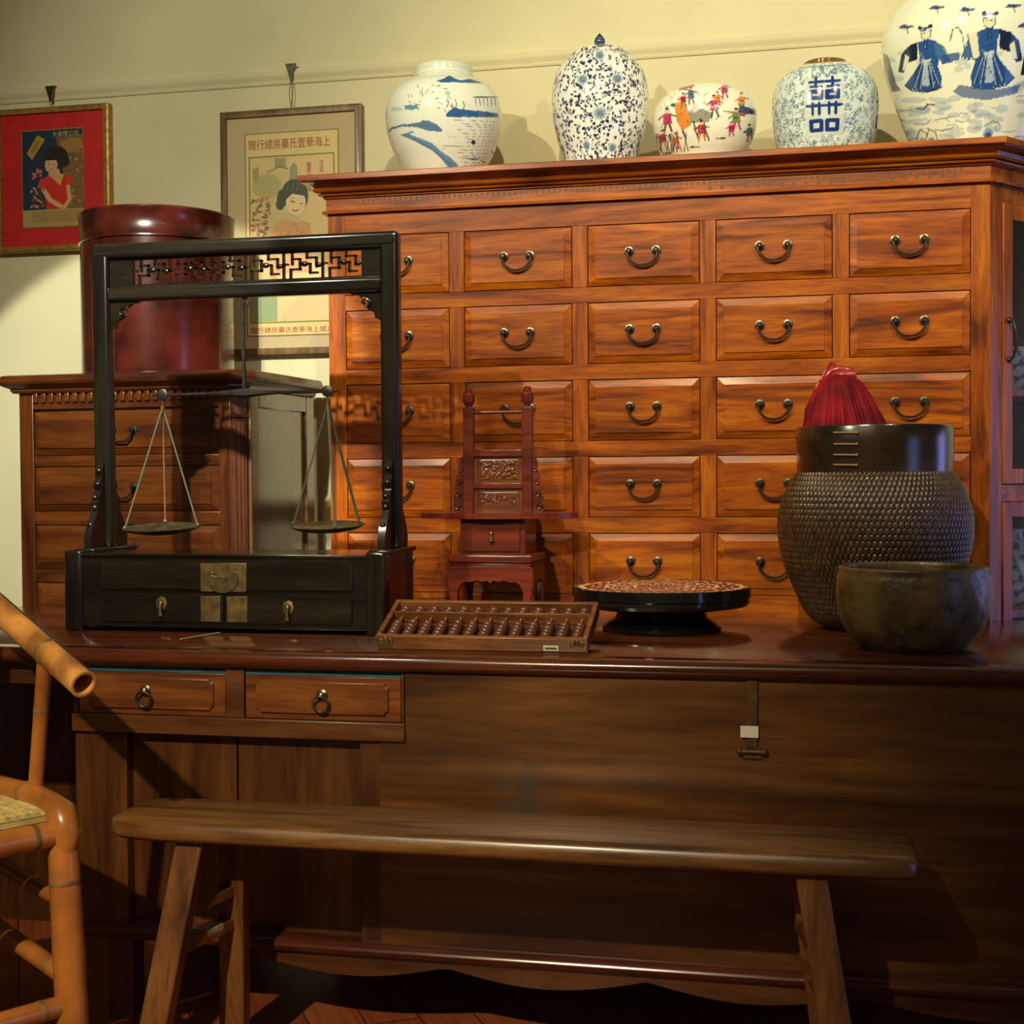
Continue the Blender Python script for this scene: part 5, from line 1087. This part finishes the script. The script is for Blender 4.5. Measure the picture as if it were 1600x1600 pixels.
# ------------------------------------------------------------------ bench
zbn = H-.6476; b0, b1 = -1.352, .158; yb0, yb1 = 2.45, 2.665; tb_ = .041
bn = thing('bench', 'long narrow worn wooden bench with splayed legs, standing in front of the counter', 'bench', (b0, yb0, 0))
nx = 60; prof = []
ed = [(0, -.030), (.003, -.010), (.010, -.002), (.020, 0)]
sec = [(yb0+a, zbn+b) for a, b in ed]+[(yb1-a, zbn+b) for a, b in ed[::-1]]+[(yb1-.002, zbn-tb_+.006), (yb1-.012, zbn-tb_), (yb0+.012, zbn-tb_), (yb0+.002, zbn-tb_+.006)]
V = []; xsn = [b0, b0+.006, b0+.03, b0+.07]+list(np.linspace(b0+.12, b1-.1, 20))+[b1-.03, b1-.006, b1]
ym_ = (yb0+yb1)/2; zm_ = zbn-tb_/2
for i, x in enumerate(xsn):
    kk = {0: .60, 1: .72, 2: .86, 3: .95, len(xsn)-1: .86, len(xsn)-2: .95}.get(i, 1.0); kz = {0: .6, 1: .85, len(xsn)-1: .6, len(xsn)-2: .85}.get(i, 1.0)
    for y, z in sec: V.append((x, ym_+(y-ym_)*kk, zm_+(z-zm_)*kz))
n = len(sec); Fc = [(i*n+k, i*n+(k+1) % n, (i+1)*n+(k+1) % n, (i+1)*n+k) for i in range(len(xsn)-1) for k in range(n)]+[tuple(range(n-1, -1, -1)), tuple((len(xsn)-1)*n+k for k in range(n))]
MB().add(V, Fc).build('seat', M['bench'], bn, angle=50)
lt = at(298, 1320, 2.495); lw = .054
lx = lt[0]+.006; fb = at(232, 1690, 2.40); rx_ = X_(1266, 1365, 2.495); rbx = X_(1316, 1690, 2.40)
tops = {}
for (xt, xb, yt, yb_) in ((lx, lx-.085, 2.495, 2.42), (lx+.030, lx-.010, 2.615, 2.70), (rx_, rx_+.085, 2.495, 2.42), (rx_-.015, rx_+.045, 2.615, 2.70)):
    MB().beam((xt, yt, zbn-tb_+.004), (xb, yb_, .0), lw, .038).build('leg', M['bench_z'], bn, bevel=.004)
for s_, xx in ((1, lx), (-1, rx_)):
    for z in (.375, .305):
        t_ = (zbn-tb_-z)/(zbn-tb_); f = MB(); x = xx-s_*.085*t_+.006*s_; f.beam((x, 2.495-.075*t_+.0, z), (xx-s_*.040*t_+.024*s_, 2.615+.085*t_, z), .034, .022, up=(0, 0, 1)); f.build('stretcher', M['bench_z'], bn, bevel=.002)
        if s_ == 1 and z < .34: g = MB(); A_ = Vector((x, 2.495-.075*t_, z)); B_ = Vector((xx-s_*.040*t_+.024*s_, 2.615+.085*t_, z)); g.beam(A_.lerp(B_, .45)+Vector((0, 0, .006)), A_.lerp(B_, .72)+Vector((0, 0, .006)), .0348, .0125, up=(0, 0, 1)); g.build('worn_pale_patch', plain('bare_pale_wood', (.36, .27, .15), .6, noise=.5, nscale=60), bn)

# ------------------------------------------------------------------ bamboo armchair
C0 = Vector((-1.326, 2.265)); av = Vector((-.85, .53)).normalized(); pv = Vector((-.53, -.85)).normalized()
zsr = H-.566-.028
ca = thing('bamboo_armchair', 'orange bamboo armchair with open-ended pole armrest and woven cane seat, at the left edge', 'chair', (C0[0]+av[0]*.25+pv[0]*.27, C0[1]+av[1]*.25+pv[1]*.27, 0))
def W(a, p, z): q = C0+av*a+pv*p; return Vector((q[0], q[1], z))
def bamboo(pts, r, name='pole', mat=None, nodes=(), n=18, open_end=False, flare=0):
    pts = [Vector(p) for p in pts]; f = MB(); f.tube(pts, r if isinstance(r, list) else [r]*len(pts), n, caps=not open_end)
    o = f.build(name, mat or M['bamboo'], ca, angle=60)
    if nodes:
        rr = r if not isinstance(r, list) else r[len(r)//2]; g = MB(); A_, B_ = pts[0], pts[-1]
        for t in nodes:
            g = MB()
            k = t*(len(pts)-1); i = min(int(k), len(pts)-2); p = pts[i].lerp(pts[i+1], k-i); d = (pts[i+1]-pts[i]).normalized()
            g.tube([p-d*.006, p-d*.003, p, p+d*.003, p+d*.006], [rr*.99, rr*1.035, rr*1.02, rr*1.045, rr*.99], n)
            g.build('node_ring', M['bamboo_node'], ca, angle=60).parent = o
    return o
SD, SWd = .50, .54
lean = Vector((.055, -.02, 0))
def leg(a, p, top, r=.026, out=Vector((0, 0, 0)), nm='leg'):
    T0 = W(a, p, top); B0 = W(a, p, 0)+out
    return bamboo([T0, T0.lerp(B0, .06), T0.lerp(B0, .10), T0.lerp(B0, .5), B0], [r*.82, r*.86, r*1.0, r*1.04, r*1.1], nm, nodes=(.56, .80))
leg(0.0, 0.0, zsr, .0275, Vector((.036, -.02, 0)))
leg(0.0, SWd, zsr, .0275, Vector((.02, -.04, 0)))
leg(SD, 0.0, H-.1, .024, Vector((-.02, .02, 0))); leg(SD, SWd, H-.1, .024, Vector((-.03, -.02, 0)))
# bent seat frame: side rail wraps over the front corner into the leg
bamboo([W(SD, 0, zsr+.006), W(.25, 0, zsr+.014), W(.10, 0, zsr+.018), W(.04, 0, zsr+.012), W(.0, .0, zsr+.002), W(-.016, .0, zsr-.03), W(-.014, .0, zsr-.07)], [.020, .021, .022, .023, .027, .026, .016], 'side_rail', nodes=(.30,))
bamboo([W(SD, SWd, zsr), W(0, SWd, zsr)], .021, 'side_rail', nodes=(.3, .7))
bamboo([W(0, .012, zsr-.032), W(0, SWd, zsr-.032)], [.023, .023], 'front_rail', nodes=(.08, .6))
bamboo([W(SD, 0, zsr), W(SD, SWd, zsr)], .020, 'back_rail')
# cane seat
f = MB(); zc_ = zsr+.001
for i in range(26):
    a = .02+i*(SD-.04)/25; f.tube([W(a, .015, zc_+.002*(i % 2)), W(a, SWd-.015, zc_+.002*(i % 2))], .006, 6)
for i in range(28):
    p = .02+i*(SWd-.04)/27; f.tube([W(.015, p, zc_+.002*((i+1) % 2)+.001), W(SD-.015, p, zc_+.002*((i+1) % 2)+.001)], .006, 6)
f.prism([tuple(W(a_, p_, 0)[:2]) for a_, p_ in ((.015, .015), (SD-.015, .015), (SD-.015, SWd-.015), (.015, SWd-.015))], zc_-.012, zc_-.003, 'z')
f.build('cane_seat', M['cane'], ca)['label'] = 'pale woven cane seat'
# armrests: hollow open-ended poles
for p in (0.0, SWd):
    E = W(-.086, p, H-.353); Bk = W(.56, p, H-.125); d = (E-Bk).normalized()
    r = .0245; f = MB(); pts = [Bk, Bk.lerp(E, .5), E]
    Vn = []; side = d.cross(Vector((0, 0, 1))).normalized(); up_ = side.cross(d)
    ring = [(Bk, r), (Bk.lerp(E, .4), r*1.02), (Bk.lerp(E, .8), r), (E, r*1.02), (E+d*.0005, r*.97), (E+d*.0005, r*.80), (E, r*.76), (E-d*.12, r*.70), (E-d*.13, r*.05)]
    n = 28
    for q, rr_ in ring:
        for k in range(n): t = 2*PI*k/n; Vn.append(tuple(q+(side*math.cos(t)+up_*math.sin(t))*rr_))
    Fc = [(i*n+k, i*n+(k+1) % n, (i+1)*n+(k+1) % n, (i+1)*n+k) for i in range(len(ring)-1) for k in range(n)]+[tuple(range(n-1, -1, -1))]
    f.add(Vn, Fc); arm = f.build('armrest', M['bamboo_x'], ca, angle=50)
    for t in (.80, .42):
        g = MB(); q = Bk.lerp(E, t); g.tube([q-d*.005, q-d*.002, q+d*.002, q+d*.005], [r*.99, r*1.05, r*1.05, r*.99], 24)
        g.build('node_ring', M['bamboo_node'], ca, angle=60).parent = arm
    g = MB(); off = (up_*.96+side*-.25).normalized(); off = up_*r*.93+side*(-r*.35)
    g.tube([Bk+off, E+off*1.0], .0016, 6); g.build('split_line', M['dark'], ca).parent = arm
    bamboo([W(.055, p, H-.325), W(.10, p, zsr+.01)], .0135, 'arm_post', nodes=(.35,))
for p in (0.0, SWd):
    bamboo([W(SD, p, H-.15), W(SD+.05, p, H-.02)], .02, 'back_post')
bamboo([W(SD+.05, -.01, H-.02), W(SD+.05, SWd+.01, H-.02)], .02, 'top_rail')
bamboo([W(SD, .0, zsr-.115), W(.01, .0, zsr-.155)], .0145, 'stretcher', nodes=(.8,))
bamboo([W(SD, .0, zsr-.235), W(-.01, .0, zsr-.290)], .0175, 'stretcher', nodes=(.9,))
bamboo([W(-.02, .0, zsr-.335), W(-.01, SWd, zsr-.335)], .019, 'stretcher', nodes=(.1, .8))
bamboo([W(SD, SWd, zsr-.2), W(0, SWd, zsr-.25)], .016, 'stretcher')
